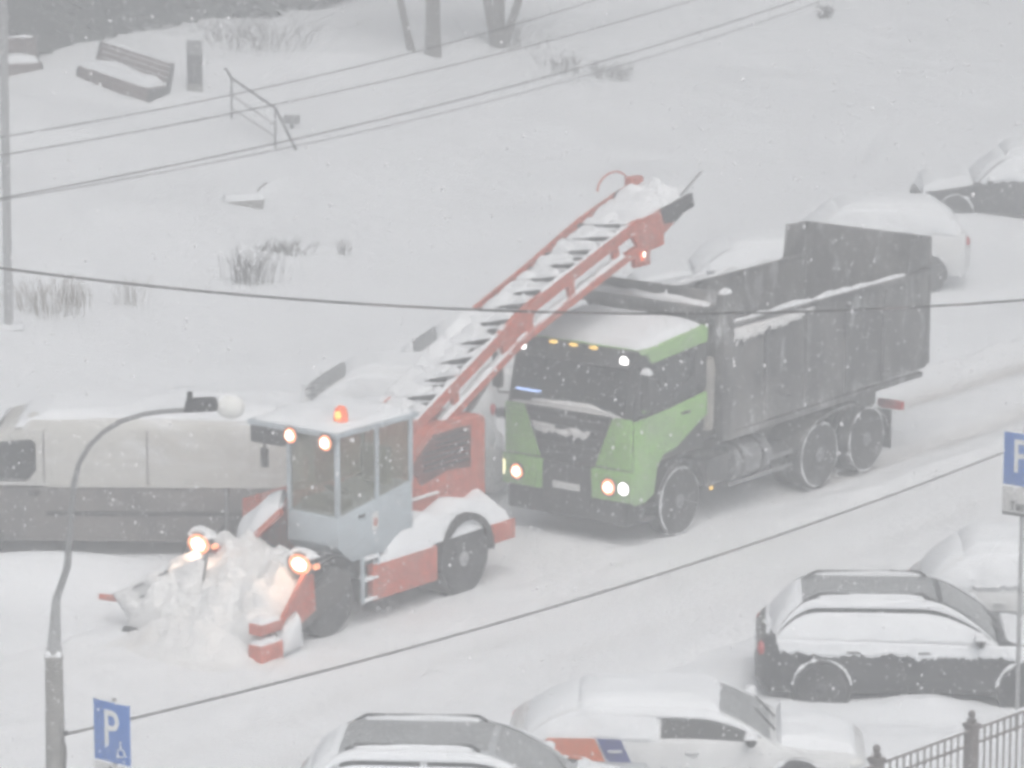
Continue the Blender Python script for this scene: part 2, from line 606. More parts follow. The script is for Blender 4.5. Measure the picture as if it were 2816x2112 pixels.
def build_road():
    ts = np.arange(-32, 70, 0.16)
    qs = np.arange(-5.5, 2.61, 0.135)
    vs, dirt = [], []
    for t in ts:
        for q in qs:
            x, y = xy(t, q)
            vs.append((x, y, road_z(t, q)))
            d = 0.0
            if t > 4:
                d = max(math.exp(-((q - c) / 0.33) ** 2) for c in (-1.05, 1.05)) * 0.72
            d += 0.10 * max(math.exp(-((q - c) / 0.3) ** 2) for c in (-3.9, -2.7))
            d *= 0.8 + 0.9 * mnoise.noise(Vector((t * 0.4, q, 0.4)))
            dirt.append(max(0, min(1, d)))
    nq = len(qs)
    fs = [(i * nq + j, (i + 1) * nq + j, (i + 1) * nq + j + 1, i * nq + j + 1) for i in range(len(ts) - 1) for j in range(nq - 1)]
    me = bpy.data.meshes.new('road')
    me.from_pydata(vs, [], fs)
    me.polygons.foreach_set('use_smooth', [True] * len(me.polygons))
    at_ = me.attributes.new('dirt', 'FLOAT', 'POINT')
    at_.data.foreach_set('value', dirt)
    m = mat('packed_road_snow', (0.83, 0.845, 0.865), 0.9, var=0.04, scale=2.0, bump=0.5, bscale=7)
    nt = m.node_tree
    p = nt.nodes['Principled BSDF']
    src = p.inputs['Base Color'].links[0].from_socket
    an = nt.nodes.new('ShaderNodeAttribute')
    an.attribute_name = 'dirt'
    out = _mix(nt, an.outputs['Fac'], src, (0.50, 0.475, 0.45, 1))
    nt.links.new(out, p.inputs['Base Color'])
    o = link('road', me, m)
    kind(o, 'structure')
    o['label'] = 'snow packed road with wheel ruts'


build_ground()
build_road()


# ------------------------------------------------------------------ shared vehicle parts
def wheel_mesh(r, w):
    t = MB().lathe([(r * 0.62, -w / 2), (r * 0.93, -w / 2), (r, -w / 2 + 0.04), (r, w / 2 - 0.04), (r * 0.93, w / 2), (r * 0.62, w / 2)], (0, 0, 0), (0, 1, 0), 26)
    return t.mesh('wheel')


def rim_mesh(r, w):
    m = MB()
    m.lathe([(r * 0.62, -0.02), (r * 0.60, 0.05), (r * 0.48, 0.0), (r * 0.30, -0.01), (r * 0.26, 0.05), (r * 0.16, 0.07), (0.02, 0.075)], (0, 0, 0), (0, 1, 0), 20)
    for k in range(8):
        a = 2 * math.pi * k / 8
        m.ell((r * 0.40 * math.cos(a), 0.02, r * 0.40 * math.sin(a)), (0.025, 0.03, 0.025), 6, 4)
    return m.mesh('rim')


def ring_mesh(R, r, a0=0, a1=2 * math.pi, n=30, seed=0):
    pts, rs = [], []
    for i in range(n + 1):
        a = a0 + (a1 - a0) * i / n
        k = mnoise.noise(Vector((math.cos(a) * 2.5, math.sin(a) * 2.5, seed)))
        pts.append((R * math.cos(a), 0, R * math.sin(a)))
        k += .8 * mnoise.noise(Vector((math.cos(a) * 9, math.sin(a) * 9, seed)))
        rs.append(max(.003, r * (0.62 + 1.15 * k)))
    return MB().tube(pts, rs, 6).mesh('snow_ring')


_wc = {}


def wheel(parent, x, y, z, r, w, side, rim='rim', ring=0.0, seed=0):
    key = (r, w)
    if key not in _wc:
        _wc[key] = (wheel_mesh(r, w), rim_mesh(r, w), ring_mesh(r * 0.94, 0.016, seed=r))
        _wc[key][0].materials.append(MT['rubber'])
        _wc[key][1].materials.append(MT[rim])
        _wc[key][2].materials.append(MT['snow_lump'])
    a, b, c = _wc[key]
    o = link('wheel', a, None, parent, loc=(x, y, z))
    link('rim', b, None, o, loc=(0, side * (w / 2 - 0.06), 0), rot=(0, 0, 0 if side > 0 else math.pi))
    if ring:
        link('snow_ring', c, None, o, loc=(0, side * (w / 2 - 0.012), 0), rot=(0, seed, 0))
    return o


def lamp(parent, x, y, z, r, bulb='hot', ring='warmring', sx=1.0, d=(1, 0, 0), name='headlight', depth=0.10, snow=True):
    """round lamp: dark housing with a hot bulb and an emissive ring imitating its bloom"""
    D = Vector(d).normalized()
    o = MB().lathe([(r * 0.55, -depth), (r * 1.12, -0.02), (r * 1.16, 0.0), (r * 1.02, 0.008)], (0, 0, 0), D, 18).build(name, 'darkmetal', parent)
    o.location = (x, y, z)
    o.scale = (1, sx, 1)
    MB().lathe([(r, 0.004), (r * 0.92, 0.016), (r * 0.3, 0.022)], (0, 0, 0), D, 18).build('glow_ring', ring, o)  # emissive ring that imitates the bloom around the bulb
    MB().lathe([(r * 0.60, 0.020), (r * 0.50, 0.045), (r * 0.2, 0.058)], (0, 0, 0), D, 16).build('bulb', bulb, o)
    if snow:
        s = pillow([(-depth, -r * 1.1, r * .75), (0.02, -r * 1.1, r * .75), (0.02, r * 1.1, r * .75), (-depth, r * 1.1, r * .75)], r * 0.75, 6, 8, seed=x + y, pw=2)
        s.build('snow_cap', 'snow_lump', o)
    return o


# ------------------------------------------------------------------ the green dump truck
def build_truck():
    t = thing('dump_truck', 'bright green three axle dump truck with charcoal tipper body driving behind the loader', 'dump truck', (RA.x, RA.y, 0), YAW)
    # running gear
    for s in (1, -1):
        wheel(t, -1.24, s * 1.08, .55, .55, .30, s, ring=1, seed=0.4)
        for k, x in enumerate((-5.16, -6.57)):
            wheel(t, x, s * 1.08, .55, .55, .30, s, ring=1, seed=1.1 + k)
            wheel(t, x, s * 0.74, .55, .55, .30, -s, seed=2)
        B('chassis_rail', 'charcoal_in', t, -8.0, -0.3, s * .36, s * .48, .78, 1.08)
    for x in (-1.24, -5.16, -6.57):
        MB().cyl((x, -1.0, .55), (x, 1.0, .55), .09).build('axle', 'charcoal_in', t)
    # cab core in black
    prof = [(-.02, .95), (.0, 1.95), (-.02, 2.06), (-.24, 2.9), (-.34, 3.0), (-1.93, 3.12), (-1.95, 1.25), (-.62, 1.25), (-.62, .95)]
    MB().prism(prof, 'y', -1.19, 1.19).build('cab', 'black', t, bevel=.05, seg=3)
    # green skin
    MB().prism([(-.36, 2.985), (-.28, 2.99), (-.42, 3.06), (-1.97, 3.20), (-1.97, 2.94), (-.5, 2.83)], 'y', -1.225, 1.225).build('roof', 'green', t, bevel=.045, seg=3)
    for s in (1, -1):
        y0, y1 = s * 1.20, s * 1.235
        d = MB().prism([(-.03, .98), (-.035, 2.0), (-.40, 2.02), (-1.0, 2.06), (-1.94, 2.16), (-1.95, 1.80), (-1.55, 1.62), (-1.15, 1.42), (-.78, 1.36), (-.62, 1.18), (-.55, .80), (-.30, .70), (-.03, .70)], 'y', y0, y1)
        o = d.build('door', 'green', t, bevel=.012)
        MB().prism([(-.50, 2.16), (-.52, 2.80), (-1.50, 2.86), (-1.62, 2.20)], 'y', s * 1.192, s * 1.204).build('side_window', 'glass', o)
        MB().box((-1.35, s * 1.25, 1.93), (.22, .03, .04)).build('handle', 'black', o, bevel=.01)
        MB().prism([(-.24, 2.08), (-.36, 2.62), (-.50, 2.66), (-.47, 2.10)], 'y', s * 1.2, s * 1.222).build('pillar_panel', 'green', t, bevel=.01)
        MB().prism([(-1.72, 2.2), (-1.64, 2.9), (-1.95, 2.93), (-1.95, 2.2)], 'y', s * 1.195, s * 1.215).build('rear_pillar', 'black', t, bevel=.01)
        # front corner panels and bumper ends
        MB().prism([(s * .52, 1.24), (s * .84, 2.03), (s * 1.2, 2.03), (s * 1.2, 1.24)], 'x', -.04, .025).build('corner_panel', 'green', t, bevel=.02)
        MB().prism([(s * .48, .74), (s * .46, 1.21), (s * 1.235, 1.22), (s * 1.235, .74)], 'x', -.1, .06).build('bumper_end', 'green', t, bevel=.03)
        # mirrors
        o = MB().span(-.12, -.02, s * 1.32, s * 1.50, 2.2, 2.78).build('mirror', 'black', t, bevel=.03)
        MB().tube([(-.2, s * 1.2, 2.85), (-.08, s * 1.40, 2.86), (-.07, s * 1.42, 2.76)], .02, 6).build('mirror_arm', 'black', o)
        MB().tube([(-.2, s * 1.2, 2.12), (-.08, s * 1.40, 2.12), (-.07, s * 1.42, 2.22)], .02, 6).build('mirror_arm', 'black', o)
        pillow([(-.13, s * 1.31, 2.77), (-.01, s * 1.31, 2.77), (-.01, s * 1.51, 2.77), (-.13, s * 1.51, 2.77)], .07, 6, 6, seed=s, pw=2).build('snow_cap', 'snow_lump', o)
        # fender, steps
        arc = [(-1.24 + .66 * math.cos(a), .55 + .66 * math.sin(a)) for a in [RAD(10 + 16 * k) for k in range(11)]]
        arc2 = [(-1.24 + .60 * math.cos(a), .55 + .60 * math.sin(a)) for a in [RAD(10 + 16 * k) for k in range(11)]][::-1]
        MB().prism(arc + arc2, 'y', s * .85, s * 1.24).build('front_fender', 'black', t)
        B('step', 'black', t, -.62, -.16, s * 1.05, s * 1.22, .38, .44)
        B('step', 'black', t, -.62, -.16, s * 1.05, s * 1.22, .60, .66)
        arc = [(-5.86 + 1.42 * math.cos(a) * 1.0, .55 + .68 * math.sin(a)) for a in [RAD(8 + 16.4 * k) for k in range(11)]]
        arc2 = [(-5.86 + 1.37 * math.cos(a), .55 + .635 * math.sin(a)) for a in [RAD(8 + 16.4 * k) for k in range(11)]][::-1]
        MB().prism(arc + arc2, 'y', s * .58, s * 1.22).build('rear_mudguard', 'charcoal', t)
        B('mudflap', 'black', t, -7.36, -7.33, s * .65, s * 1.2, .25, .9, .004)
        B('tail_lamp', 'tailred', t, -7.72, -7.62, s * .75, s * 1.22, .84, .98)
    # windscreen, visor, grille
    MB().prism([(-1.08, 2.12), (-1.05, 2.92), (1.05, 2.92), (1.08, 2.12)], 'x', 0, .008).build('windscreen', 'glass', t)
    w = LAST[0]
    for v in w.data.vertices:
        f = (v.co.z - 2.12) / .8
        v.co.x += .005 + -.215 * f
    MB().prism([(-.10, 2.90), (.06, 2.80), (.07, 2.83), (-.12, 3.04), (-.26, 3.05)], 'y', -1.17, 1.17).build('sun_visor', 'black', t, bevel=.012)
    MB().prism([(-.50, 1.22), (-.82, 2.02), (.82, 2.02), (.50, 1.22)], 'x', -.03, .02).build('grille', 'black', t, bevel=.01)
    g = LAST[0]
    for k in range(5):
        z = 1.34 + .14 * k
        hw = .50 + (z - 1.22) * .40 - .05
        B('slat', 'darkmetal', g, .02, .05, -hw, hw, z - .028, z + .028, .008)
    pillow([(.05, -.6, 1.62), (.05, .35, 1.60), (.045, .5, 1.78), (.045, -.7, 1.80)], .02, 30, 8, seed=77, d=(1, 0, 0), nz=1.6, nscale=5, jag=.4).build('grille_snow', 'snow_dirty', g)
    B('emblem', 'greymetal', g, .022, .035, -.16, .16, 1.90, 1.97, .005)
    pillow([(.03, -1.1, 2.06), (.06, -1.1, 2.06), (.06, 1.08, 2.06), (.03, 1.08, 2.06)], .03, 4, 24, seed=4).build('cowl_snow', 'snow_dirty', t)
    pillow([(-.05, -.75, 2.14), (.02, -.75, 2.09), (.0, .95, 2.07), (-.06, .5, 2.20)], .05, 6, 20, seed=9, d=(1, 0, .3)).build('windscreen_snow', 'snow_dirty', t)
    for y in (-.55, .25):
        MB().tube([(.0, y, 2.1), (-.06, y + .35, 2.35), (-.115, y + .48, 2.56)], .012, 5).build('wiper', 'black', t)
    B('bumper', 'black', t, -.1, .05, -.47, .47, .56, 1.20, .03)
    B('lower_valance', 'black', t, -.3, .02, -1.15, 1.15, .36, .73, .04)
    B('number_plate', 'signwhite', t, .05, .056, -.26, .26, .80, .91, .002)
    # lamps
    lamp(t, .075, .82, .96, .13, name='headlight', snow=False)
    lamp(t, .07, 1.10, .97, .10, 'hotwhite', 'hotwhite', name='headlight', snow=False)
    lamp(t, .075, -.93, .96, .12, name='headlight', snow=False)
    lamp(t, .0, -.87, 2.94, .07, 'hotwhite', 'hotwhite', name='work_lamp', snow=False)
    lamp(t, .0, 1.05, 2.93, .082, 'hotwhite', 'hotwhite', name='work_lamp', snow=False)
    for y in (-.36, .02, .40):
        MB().ell((-.10, y, 3.045), (.05, .085, .028), 10, 6).build('marker_light', 'ambermark', t)
    B('light_strip', 'bluestrip', t, -.005, .005, -1.0, -.52, 2.235, 2.275, .0)
    B('daylight_strip', 'drl', t, .062, .07, -1.2, -1.165, .88, 1.12, .0)
    B('side_marker', 'ambermark', t, -2.09, -2.02, 1.24, 1.262, .57, .63, .005)
    # snow on the roof
    pillow([(-.36, -1.2, 3.04), (-.36, 1.2, 3.04), (-1.95, 1.17, 3.19), (-1.95, -1.2, 3.19)], .15, 20, 16, seed=3, pw=5, nz=.12, inset=.02).build('roof_snow', 'snow', t)
    # between cab and body
    MB().cyl((-2.16, 1.05, 1.5), (-2.16, 1.05, 2.35), .13, .15).cyl((-2.16, 1.05, 2.35), (-2.16, 1.05, 2.62), .17, .13).build('air_intake', 'beigegrey', t)
    MB().cyl((-2.14, .62, 1.1), (-2.14, .62, 2.9), .10).build('exhaust_stack', 'darkmetal', t)
    MB().cyl((-2.75, .95, .82), (-3.75, .95, .82), .30, n=18).build('fuel_tank', 'rim', t)
    for x in (-2.95, -3.5):
        MB().lathe([(.312, -.03), (.312, .03)], (x, .95, .82), (1, 0, 0), 18).build('tank_strap', 'black', t)
    B('battery_box', 'charcoal', t, -2.6, -2.0, .6, 1.2, .62, 1.05)
    B('tool_box', 'charcoal', t, -3.9, -2.2, -1.2, -.6, .62, 1.1)
    B('air_tank', 'darkmetal', t, -4.4, -3.9, .75, 1.15, .68, .92, .09)
    for z in (.50, .72):
        B('side_guard', 'greymetal', t, -4.4, -2.6, 1.19, 1.22, z, z + .07)
    # tipper body
    FZ = 1.48
    B('body_floor', 'charcoal_in', t, -8.34, -2.36, -1.19, 1.19, FZ - .05, FZ + .03)
    for s in (1, -1):
        o = MB().prism([(-2.42, FZ - .08), (-8.34, FZ - .02), (-8.36, 3.02), (-2.42, 3.06)], 'y', s * 1.19, s * 1.25).build('body_side', 'charcoal', t, bevel=.012)
        for x in (-3.55, -4.7, -5.85, -7.0):
            MB().prism([(s * 1.25, FZ - .06), (s * 1.25, 2.98), (s * 1.288, 2.94), (s * 1.288, FZ)], 'x', x - .07, x + .07).build('rib', 'charcoal', o, bevel=.01)
        MB().prism([(-2.42, 3.062), (-8.36, 3.022), (-8.36, 3.12), (-2.42, 3.14)], 'y', s * 1.17, s * 1.285).build('top_rail', 'charcoal', o, bevel=.012)
        MB().prism([(-2.42, FZ - .2), (-8.2, FZ - .16), (-8.2, FZ - .07), (-2.42, FZ - .09)], 'y', s * 1.14, s * 1.27).build('bottom_rail', 'charcoal', o, bevel=.012)
        pillow([(-2.5, s * 1.175, 3.14), (-7.7, s * 1.175, 3.115), (-7.7, s * 1.275, 3.115), (-2.5, s * 1.275, 3.14)], .055, 60, 5, seed=s * 3, nz=.7, nscale=3).build('rail_snow', 'snow_lump', o)
        MB().prism([(-7.72, 3.122), (-8.36, 3.122), (-8.36, 3.66), (-7.80, 3.68)], 'y', s * 1.19, s * 1.24).build('corner_wing', 'charcoal', t, bevel=.012)
        B('corner_post', 'charcoal', t, -2.58, -2.30, s * 1.14, s * 1.287, 1.3, 3.62)
    pillow([(-2.6, 1.255, 2.74), (-4.9, 1.255, 2.9), (-4.9, 1.255, 3.04), (-2.6, 1.255, 3.06)], .035, 50, 8, seed=11, d=(0, 1, 0), nz=.9, nscale=4, jag=.35).build('side_snow', 'snow_dirty', t)
    o = B('tailgate', 'charcoal', t, -8.44, -8.365, -1.25, 1.25, FZ + .02, 3.66, .02)
    for y in (-.8, -.27, .27, .8):
        B('rib', 'charcoal', o, -8.50, -8.441, y - .06, y + .06, FZ + .06, 3.6)
    B('front_wall', 'charcoal', t, -2.42, -2.36, -1.13, 1.13, FZ, 3.64)
    B('canopy_lip', 'charcoal', t, -2.06, -1.98, -1.24, 1.24, 3.30, 3.46)
    MB().prism([(-2.355, 3.40), (-2.065, 3.34), (-2.065, 3.40), (-2.355, 3.46)], 'y', -1.23, 1.13).build('canopy_shelf', 'charcoal', t)
    for y in (-1.18, 0, 1.18):
        MB().prism([(-2.3, 2.9), (-2.3, 3.38), (-2.06, 3.33)], 'y', y - .03, y + .03).build('canopy_gusset', 'charcoal', t)
    pillow([(-2.35, -1.2, 3.43), (-2.07, -1.2, 3.39), (-2.07, 1.1, 3.39), (-2.35, 1.1, 3.43)], .10, 6, 30, seed=5, nz=.4).build('canopy_snow', 'snow_lump', t)
    pillow([(-2.57, 1.14, 3.62), (-2.31, 1.14, 3.62), (-2.31, 1.285, 3.62), (-2.57, 1.285, 3.62)], .09, 8, 6, seed=6, pw=2).build('post_snow', 'snow_lump', t)
    pillow([(-8.2, -1.1, FZ + .04), (-2.5, -1.1, FZ + .04), (-2.5, 1.1, FZ + .04), (-8.2, 1.1, FZ + .04)], .55, 24, 14, seed=8, nz=.3, pw=3).build('snow_load', 'snow_dirty', t)
    MB().cyl((-2.5, 0, 1.1), (-2.5, 0, 2.9), .12, .09).build('hoist_cylinder', 'greymetal', t)
    return t


truck = build_truck()

# ------------------------------------------------------------------ the snow loader
LO = Vector((-1.646, 60.578, 0))


def build_loader():
    t = thing('snow_loader', 'red and white snow loader with raised conveyor, gathering head and lit lamps on the road', 'snow loader', LO, YAW)
    for s in (1, -1):
        wheel(t, 0, s * 1.02, .53, .53, .34, s, rim='lightrim')
        wheel(t, 3.0, s * .98, .53, .53, .33, s, rim='rimdark')
        B('chassis_rail', 'charcoal_in', t, -1.0, 3.3, s * .40, s * .52, .55, .85)
        arc = [(.64 * math.cos(a), .56 + .66 * math.sin(a)) for a in [RAD(-8 + 17 * k) for k in range(12)]]
        arc2 = [(.55 * math.cos(a), .56 + .56 * math.sin(a)) for a in [RAD(-8 + 17 * k) for k in range(12)]][::-1]
        MB().prism(arc + arc2, 'y', s * .82, s * 1.27).build('fender', 'black', t)
        arc = [(3.0 + .64 * math.cos(a), .55 + .63 * math.sin(a)) for a in [RAD(20 + 13 * k) for k in range(12)]]
        arc2 = [(3.0 + .585 * math.cos(a), .55 + .58 * math.sin(a)) for a in [RAD(20 + 13 * k) for k in range(12)]][::-1]
        MB().prism(arc + arc2, 'y', s * .80, s * 1.18).build('fender', 'black', t)
        B('side_skirt', 'redplain', t, .70, 2.16, s * 1.12, s * 1.25, .36, .88)
        B('rear_skirt', 'redplain', t, -1.16, -.62, s * .95, s * 1.25, .62, .92)
    for s in (1, -1):
        MB().cyl((0, s * .6, .56), (0, s * 1.17, .56), .60, n=24).build('wheel_well', 'black', t)
    B('rear_bumper', 'redplain', t, -1.17, -1.05, -.94, .94, .62, .92)
    B('deck', 'darkmetal', t, -1.04, 2.2, -.94, .94, .86, .91)
    for x in (0, 3.0):
        MB().cyl((x, -.9, .53), (x, .9, .53), .09).build('axle', 'charcoal_in', t)
    # engine box
    prof = [(-1.0, .92), (-1.0, 2.42), (-.9, 2.48), (.30, 2.48), (.95, 2.05), (1.0, .92)]
    MB().prism(prof, 'y', -.85, .82).build('engine_box', 'redplain', t, bevel=.03)
    e = LAST[0]
    MB().prism([(-.62, 1.74), (-.62, 2.38), (.25, 2.38), (.80, 1.98), (.55, 1.68), (-.1, 1.80)], 'y', .822, .84).build('louvre_panel', 'darkred', e)
    for k in range(6):
        z = 1.88 + .085 * k
        B('louvre', 'black', e, -.55, .22 if k > 3 else .5, .84, .862, z - .02, z + .015, .004)
    B('snow_ledge', 'snow_dirty', e, .2, .98, .83, .90, 1.50, 1.54)
    B('hydraulic_tank', 'redplain', t, -.54, .3, .85, 1.05, .95, 1.28, .03)
    # snow on deck
    pillow([(-1.15, .40, .95), (1.85, .40, .95), (1.85, 1.24, .90), (-1.15, 1.24, .93)], .46, 26, 12, seed=21, nz=.25, pw=3).build('deck_snow', 'snow', t)
    pillow([(.72, 1.11, .885), (2.1, 1.11, .885), (2.1, 1.245, .885), (.72, 1.245, .885)], .10, 20, 5, seed=22, nz=.4, pw=2).build('skirt_snow', 'snow', t)
    # cab
    X0, X1, Y0, Y1 = 1.12, 2.80, .20, 1.14
    MB().prism([(X0, .98), (X1 - .25, .98), (X1 + .02, 1.25), (X1 + .02, 1.68), (X0, 1.92)], 'y', Y0, Y1).build('cab_body', 'cabblue', t, bevel=.03)
    cb = LAST[0]
    for x, y, zb in ((X0 + .03, Y0 + .03, 1.9), (X0 + .03, Y1 - .03, 1.9), (X1 - .02, Y0 + .03, 1.66), (X1 - .02, Y1 - .035, 1.66), (1.92, Y1 - .03, 1.78)):
        B('pillar', 'cabblue', t, x - .035, x + .035, y - .03, y + .03, zb, 2.83, .008)
    B('windscreen', 'cabglass', t, X1 - .035, X1 - .025, Y0 + .06, Y1 - .07, 1.66, 2.82, 0)
    MB().prism([(1.96, 1.80), (1.96, 2.82), (X1 - .06, 2.82), (X1 - .06, 1.69)], 'y', Y1 - .04, Y1 - .03).build('side_window', 'cabglass', t)
    MB().prism([(X0 + .07, 1.92), (X0 + .07, 2.82), (1.88, 2.82), (1.88, 1.81)], 'y', Y1 - .04, Y1 - .03).build('side_window', 'cabglass', t)
    B('side_window', 'cabglass', t, X0 + .07, X1 - .06, Y0 + .025, Y0 + .035, 1.92, 2.82, 0)
    B('rear_window', 'cabglass', t, X0 + .025, X0 + .035, Y0 + .06, Y1 - .07, 1.93, 2.82, 0)
    o = B('driver_seat', 'seat', t, 1.35, 1.85, .42, .90, 1.5, 1.68, .05)
    B('seat_back', 'seat', o, 1.28, 1.42, .42, .90, 1.6, 2.42, .05)
    B('console', 'black', t, 2.3, 2.66, .32, 1.0, 1.55, 1.85, .04)
    MB().lathe([(.19, -.012), (.2, 0), (.19, .012)], (2.25, .66, 1.92), (-.5, 0, .86), 18).build('steering_wheel', 'black', t)
    MB().span(X0 - .08, X1 + .10, -.46, Y1 + .06, 2.84, 2.92).build('cab_roof', 'cabblue', t, bevel=.02)
    rf = LAST[0]
    pillow([(X0 - .06, -.44, 2.92), (X1 + .08, -.44, 2.92), (X1 + .08, Y1 + .04, 2.92), (X0 - .06, Y1 + .04, 2.92)], .11, 18, 16, seed=25, nz=.3, inset=.02).build('roof_snow', 'snow', rf)
    B('canopy_box', 'darkmetal', t, 2.25, 2.84, -.45, .16, 2.58, 2.835, .015)
    o = B('mirror', 'black', t, 2.74, 2.80, -.30, -.18, 2.22, 2.5, .015)
    MB().cyl((2.77, -.24, 2.48), (2.77, -.24, 2.60), .018).build('mirror_arm', 'black', o)
    # small badge on the cab flank
    o = B('badge', 'signwhite', cb, 1.92, 2.06, Y1, Y1 + .006, 1.36, 1.62, .0)
    B('badge_panel', 'redplain', o, 1.95, 2.03, Y1 + .006, Y1 + .01, 1.42, 1.53, .0)
    MB().box((2.3, Y1 + .015, 1.62), (.14, .03, .035)).build('handle', 'black', cb, bevel=.008)
    # ladder
    o = B('ladder', 'cabblue', t, 2.02, 2.06, 1.19, 1.25, .36, 1.05)
    B('ladder_rail', 'cabblue', o, 2.36, 2.40, 1.19, 1.25, .36, 1.05)
    for z in (.38, .68, .98):
        B('rung', 'snow_lump', o, 2.06, 2.36, 1.18, 1.26, z, z + .05)
    # roof lamps and beacon
    lamp(t, 2.93, .38, 2.80, .115, name='work_lamp', snow=False)
    lamp(t, 2.93, 1.02, 2.78, .12, name='work_lamp', snow=False)
    MB().cyl((2.5, .95, 2.92), (2.5, .95, 3.0), .07).build('beacon', 'black', t)
    bc = LAST[0]
    MB().lathe([(.10, 3.0), (.105, 3.08), (.085, 3.19), (.03, 3.23)], (2.5, .95, 0), (0, 0, 1), 14).build('dome', 'beaconred', bc)
    MB().ell((2.575, .965, 3.10), (.045, .06, .07)).build('bulb', 'beacon', bc)
    # gathering head
    MB().prism([(2.95, 1.02), (4.55, .10), (4.55, .03), (3.0, .42), (2.6, .6), (2.6, .9)], 'y', -1.25, 1.18).build('feeder_pan', 'charcoal_in', t, bevel=.02)
    fp = LAST[0]
    pillow([(4.62, -1.28, .06), (4.62, 1.2, .06), (2.92, 1.15, 1.0), (2.92, -1.2, 1.0)],   .42, 64, 46, seed=31, nz=.30, nscale=3.0, pw=6, inset=.02, d=(.3, 0, 1)).build('pan_snow', 'snow_dirty', fp)
    # left cheek
    MB().prism([(3.42, .50), (3.46, 1.02), (3.62, 1.12), (4.10, .60), (4.12, .36), (3.8, .34)], 'y', 1.19, 1.235).build('cheek_plate', 'redplain', t, bevel=.01)
    MB().tube([(3.55, 1.28, 1.28), (3.64, 1.28, 1.16), (4.28, 1.29, .48)], .05, 6).build('cheek_bar', 'redplain', t)
    B('blade_bracket', 'red', t, 4.26, 4.74, 1.12, 1.34, .42, .58, .02)
    B('blade_end', 'redplain', t, 4.30, 4.78, 1.14, 1.38, .02, .29, .02)
    B('blade_link', 'darkmetal', t, 4.42, 4.54, 1.2, 1.28, .28, .43)
    pillow([(4.3, 1.12, .29), (4.76, 1.12, .29), (4.76, 1.37, .29), (4.3, 1.37, .29)], .09, 8, 8, seed=35, pw=2).build('blade_snow', 'snow_lump', t)
    pillow([(3.72, 1.24, .05), (4.32, 1.36, .05), (4.28, 1.24, .40), (3.85, 1.20, .62)], .13, 12, 10, seed=36, d=(.2, 1, .5), nz=.6, pw=3).build('cheek_snow', 'snow_lump', t)
    pillow([(4.25, 1.0, .58), (4.72, 1.1, .58), (4.72, 1.34, .58), (4.25, 1.34, .58)], .07, 8, 8, seed=37, pw=2).build('bracket_snow', 'snow_lump', t)
    # scraper blade along the front
    MB().prism([(4.55, .03), (4.70, .03), (4.62, .12)], 'y', -1.3, 1.14).build('scraper_blade', 'darkmetal', t)
    # right wing
    V = [(4.0, -.30, 1.16), (4.35, -1.78, .44), (4.35, -1.40, .08), (4.25, -.20, .50)]
    MB().add(V + [(v[0] - .06, v[1], v[2]) for v in V], [(0, 1, 2, 3), (7, 6, 5, 4), (0, 4, 5, 1), (1, 5, 6, 2), (2, 6, 7, 3), (3, 7, 4, 0)]).build('wing_plate', 'greymetal', t)
    wg = LAST[0]
    pillow([V[3], V[2], V[1], V[0]], .14, 26, 12, seed=41, d=(.8, -.1, .6), nz=.6, nscale=3, pw=5, inset=.01).build('wing_snow', 'snow_dirty', wg)
    MB().tube([(4.3, -1.72, .37), (4.34, -2.02, .36)], .045, 6).build('wing_tip', 'redplain', wg)
    for k in range(2):
        MB().tube([(4.28 - .04 * k, -.75 + .1 * k, .93 - .22 * k), (4.36 - .04 * k, -1.35, .60 - .16 * k)], .02, 5).build('wing_rib', 'greymetal', wg)
    # lamp bar and front lamps
    o = MB().tube([(3.58, -.62, 1.14), (3.45, -.2, 1.12), (3.3, .1, 1.05)], .055, 6).build('lamp_bracket', 'redplain', t)
    o = MB().tube([(3.60, 1.15, 1.16), (3.4, 1.0, 1.1), (3.2, .9, 1.0)], .05, 6).build('lamp_bracket', 'redplain', t)
    for y in (1.20, -.67):
        l = lamp(t, 3.72, y, 1.22, .15, sx=1.4, name='headlight', depth=.2)
        B('turn_lamp', 'warmring', l, -.08, .01, .17, .21, -.03, .03, .0)
    # snow-laden throat cover on the right
    C4 = [(3.05, .28, 1.70), (3.25, -.40, 1.00), (2.5, -1.05, 1.05), (2.3, -.2, 1.78)]
    MB().add(C4 + [(v[0], v[1], v[2] - .05) for v in C4], [(0, 1, 2, 3), (7, 6, 5, 4), (0, 4, 5, 1), (1, 5, 6, 2), (2, 6, 7, 3), (3, 7, 4, 0)]).build('throat_cover', 'redplain', t)
    th = LAST[0]
    pillow([C4[1], C4[0], C4[3], C4[2]], .26, 16, 14, seed=44, nz=.2, pw=3, inset=.02).build('throat_snow', 'snow', th)
    MB().tube([(3.07, .32, 1.72), (3.27, -.38, 1.01)], .05, 6).build('throat_bar', 'redplain', th)
    MB().cyl((2.7, -.6, .7), (2.75, -.6, 1.35), .07).build('lift_cylinder', 'darkmetal', t)
    B('right_fairing', 'redplain', t, .9, 2.3, -1.1, -.2, .92, 1.55, .03)
    MB().cyl((2.5, -1.20, .9), (2.5, -1.20, 1.72), .035).build('guide_post', 'greymetal', t)
    MB().cyl((2.5, -.60, .9), (2.5, -.60, 1.72), .045).build('guide_post', 'redplain', t)

    # conveyor
    near = [(.45, 2.55), (-.6, 3.06), (-1.58, 3.54), (-2.2, 3.85), (-3.2, 4.18), (-4.19, 4.50), (-5.0, 4.75), (-5.8, 4.85)]
    far = [(.3, 2.38), (-.6, 2.75), (-1.2, 3.02), (-2.37, 3.64), (-3.66, 4.08), (-5.16, 4.66), (-6.28, 4.98), (-6.6, 5.02)]
    YN, YF = .55, -.52

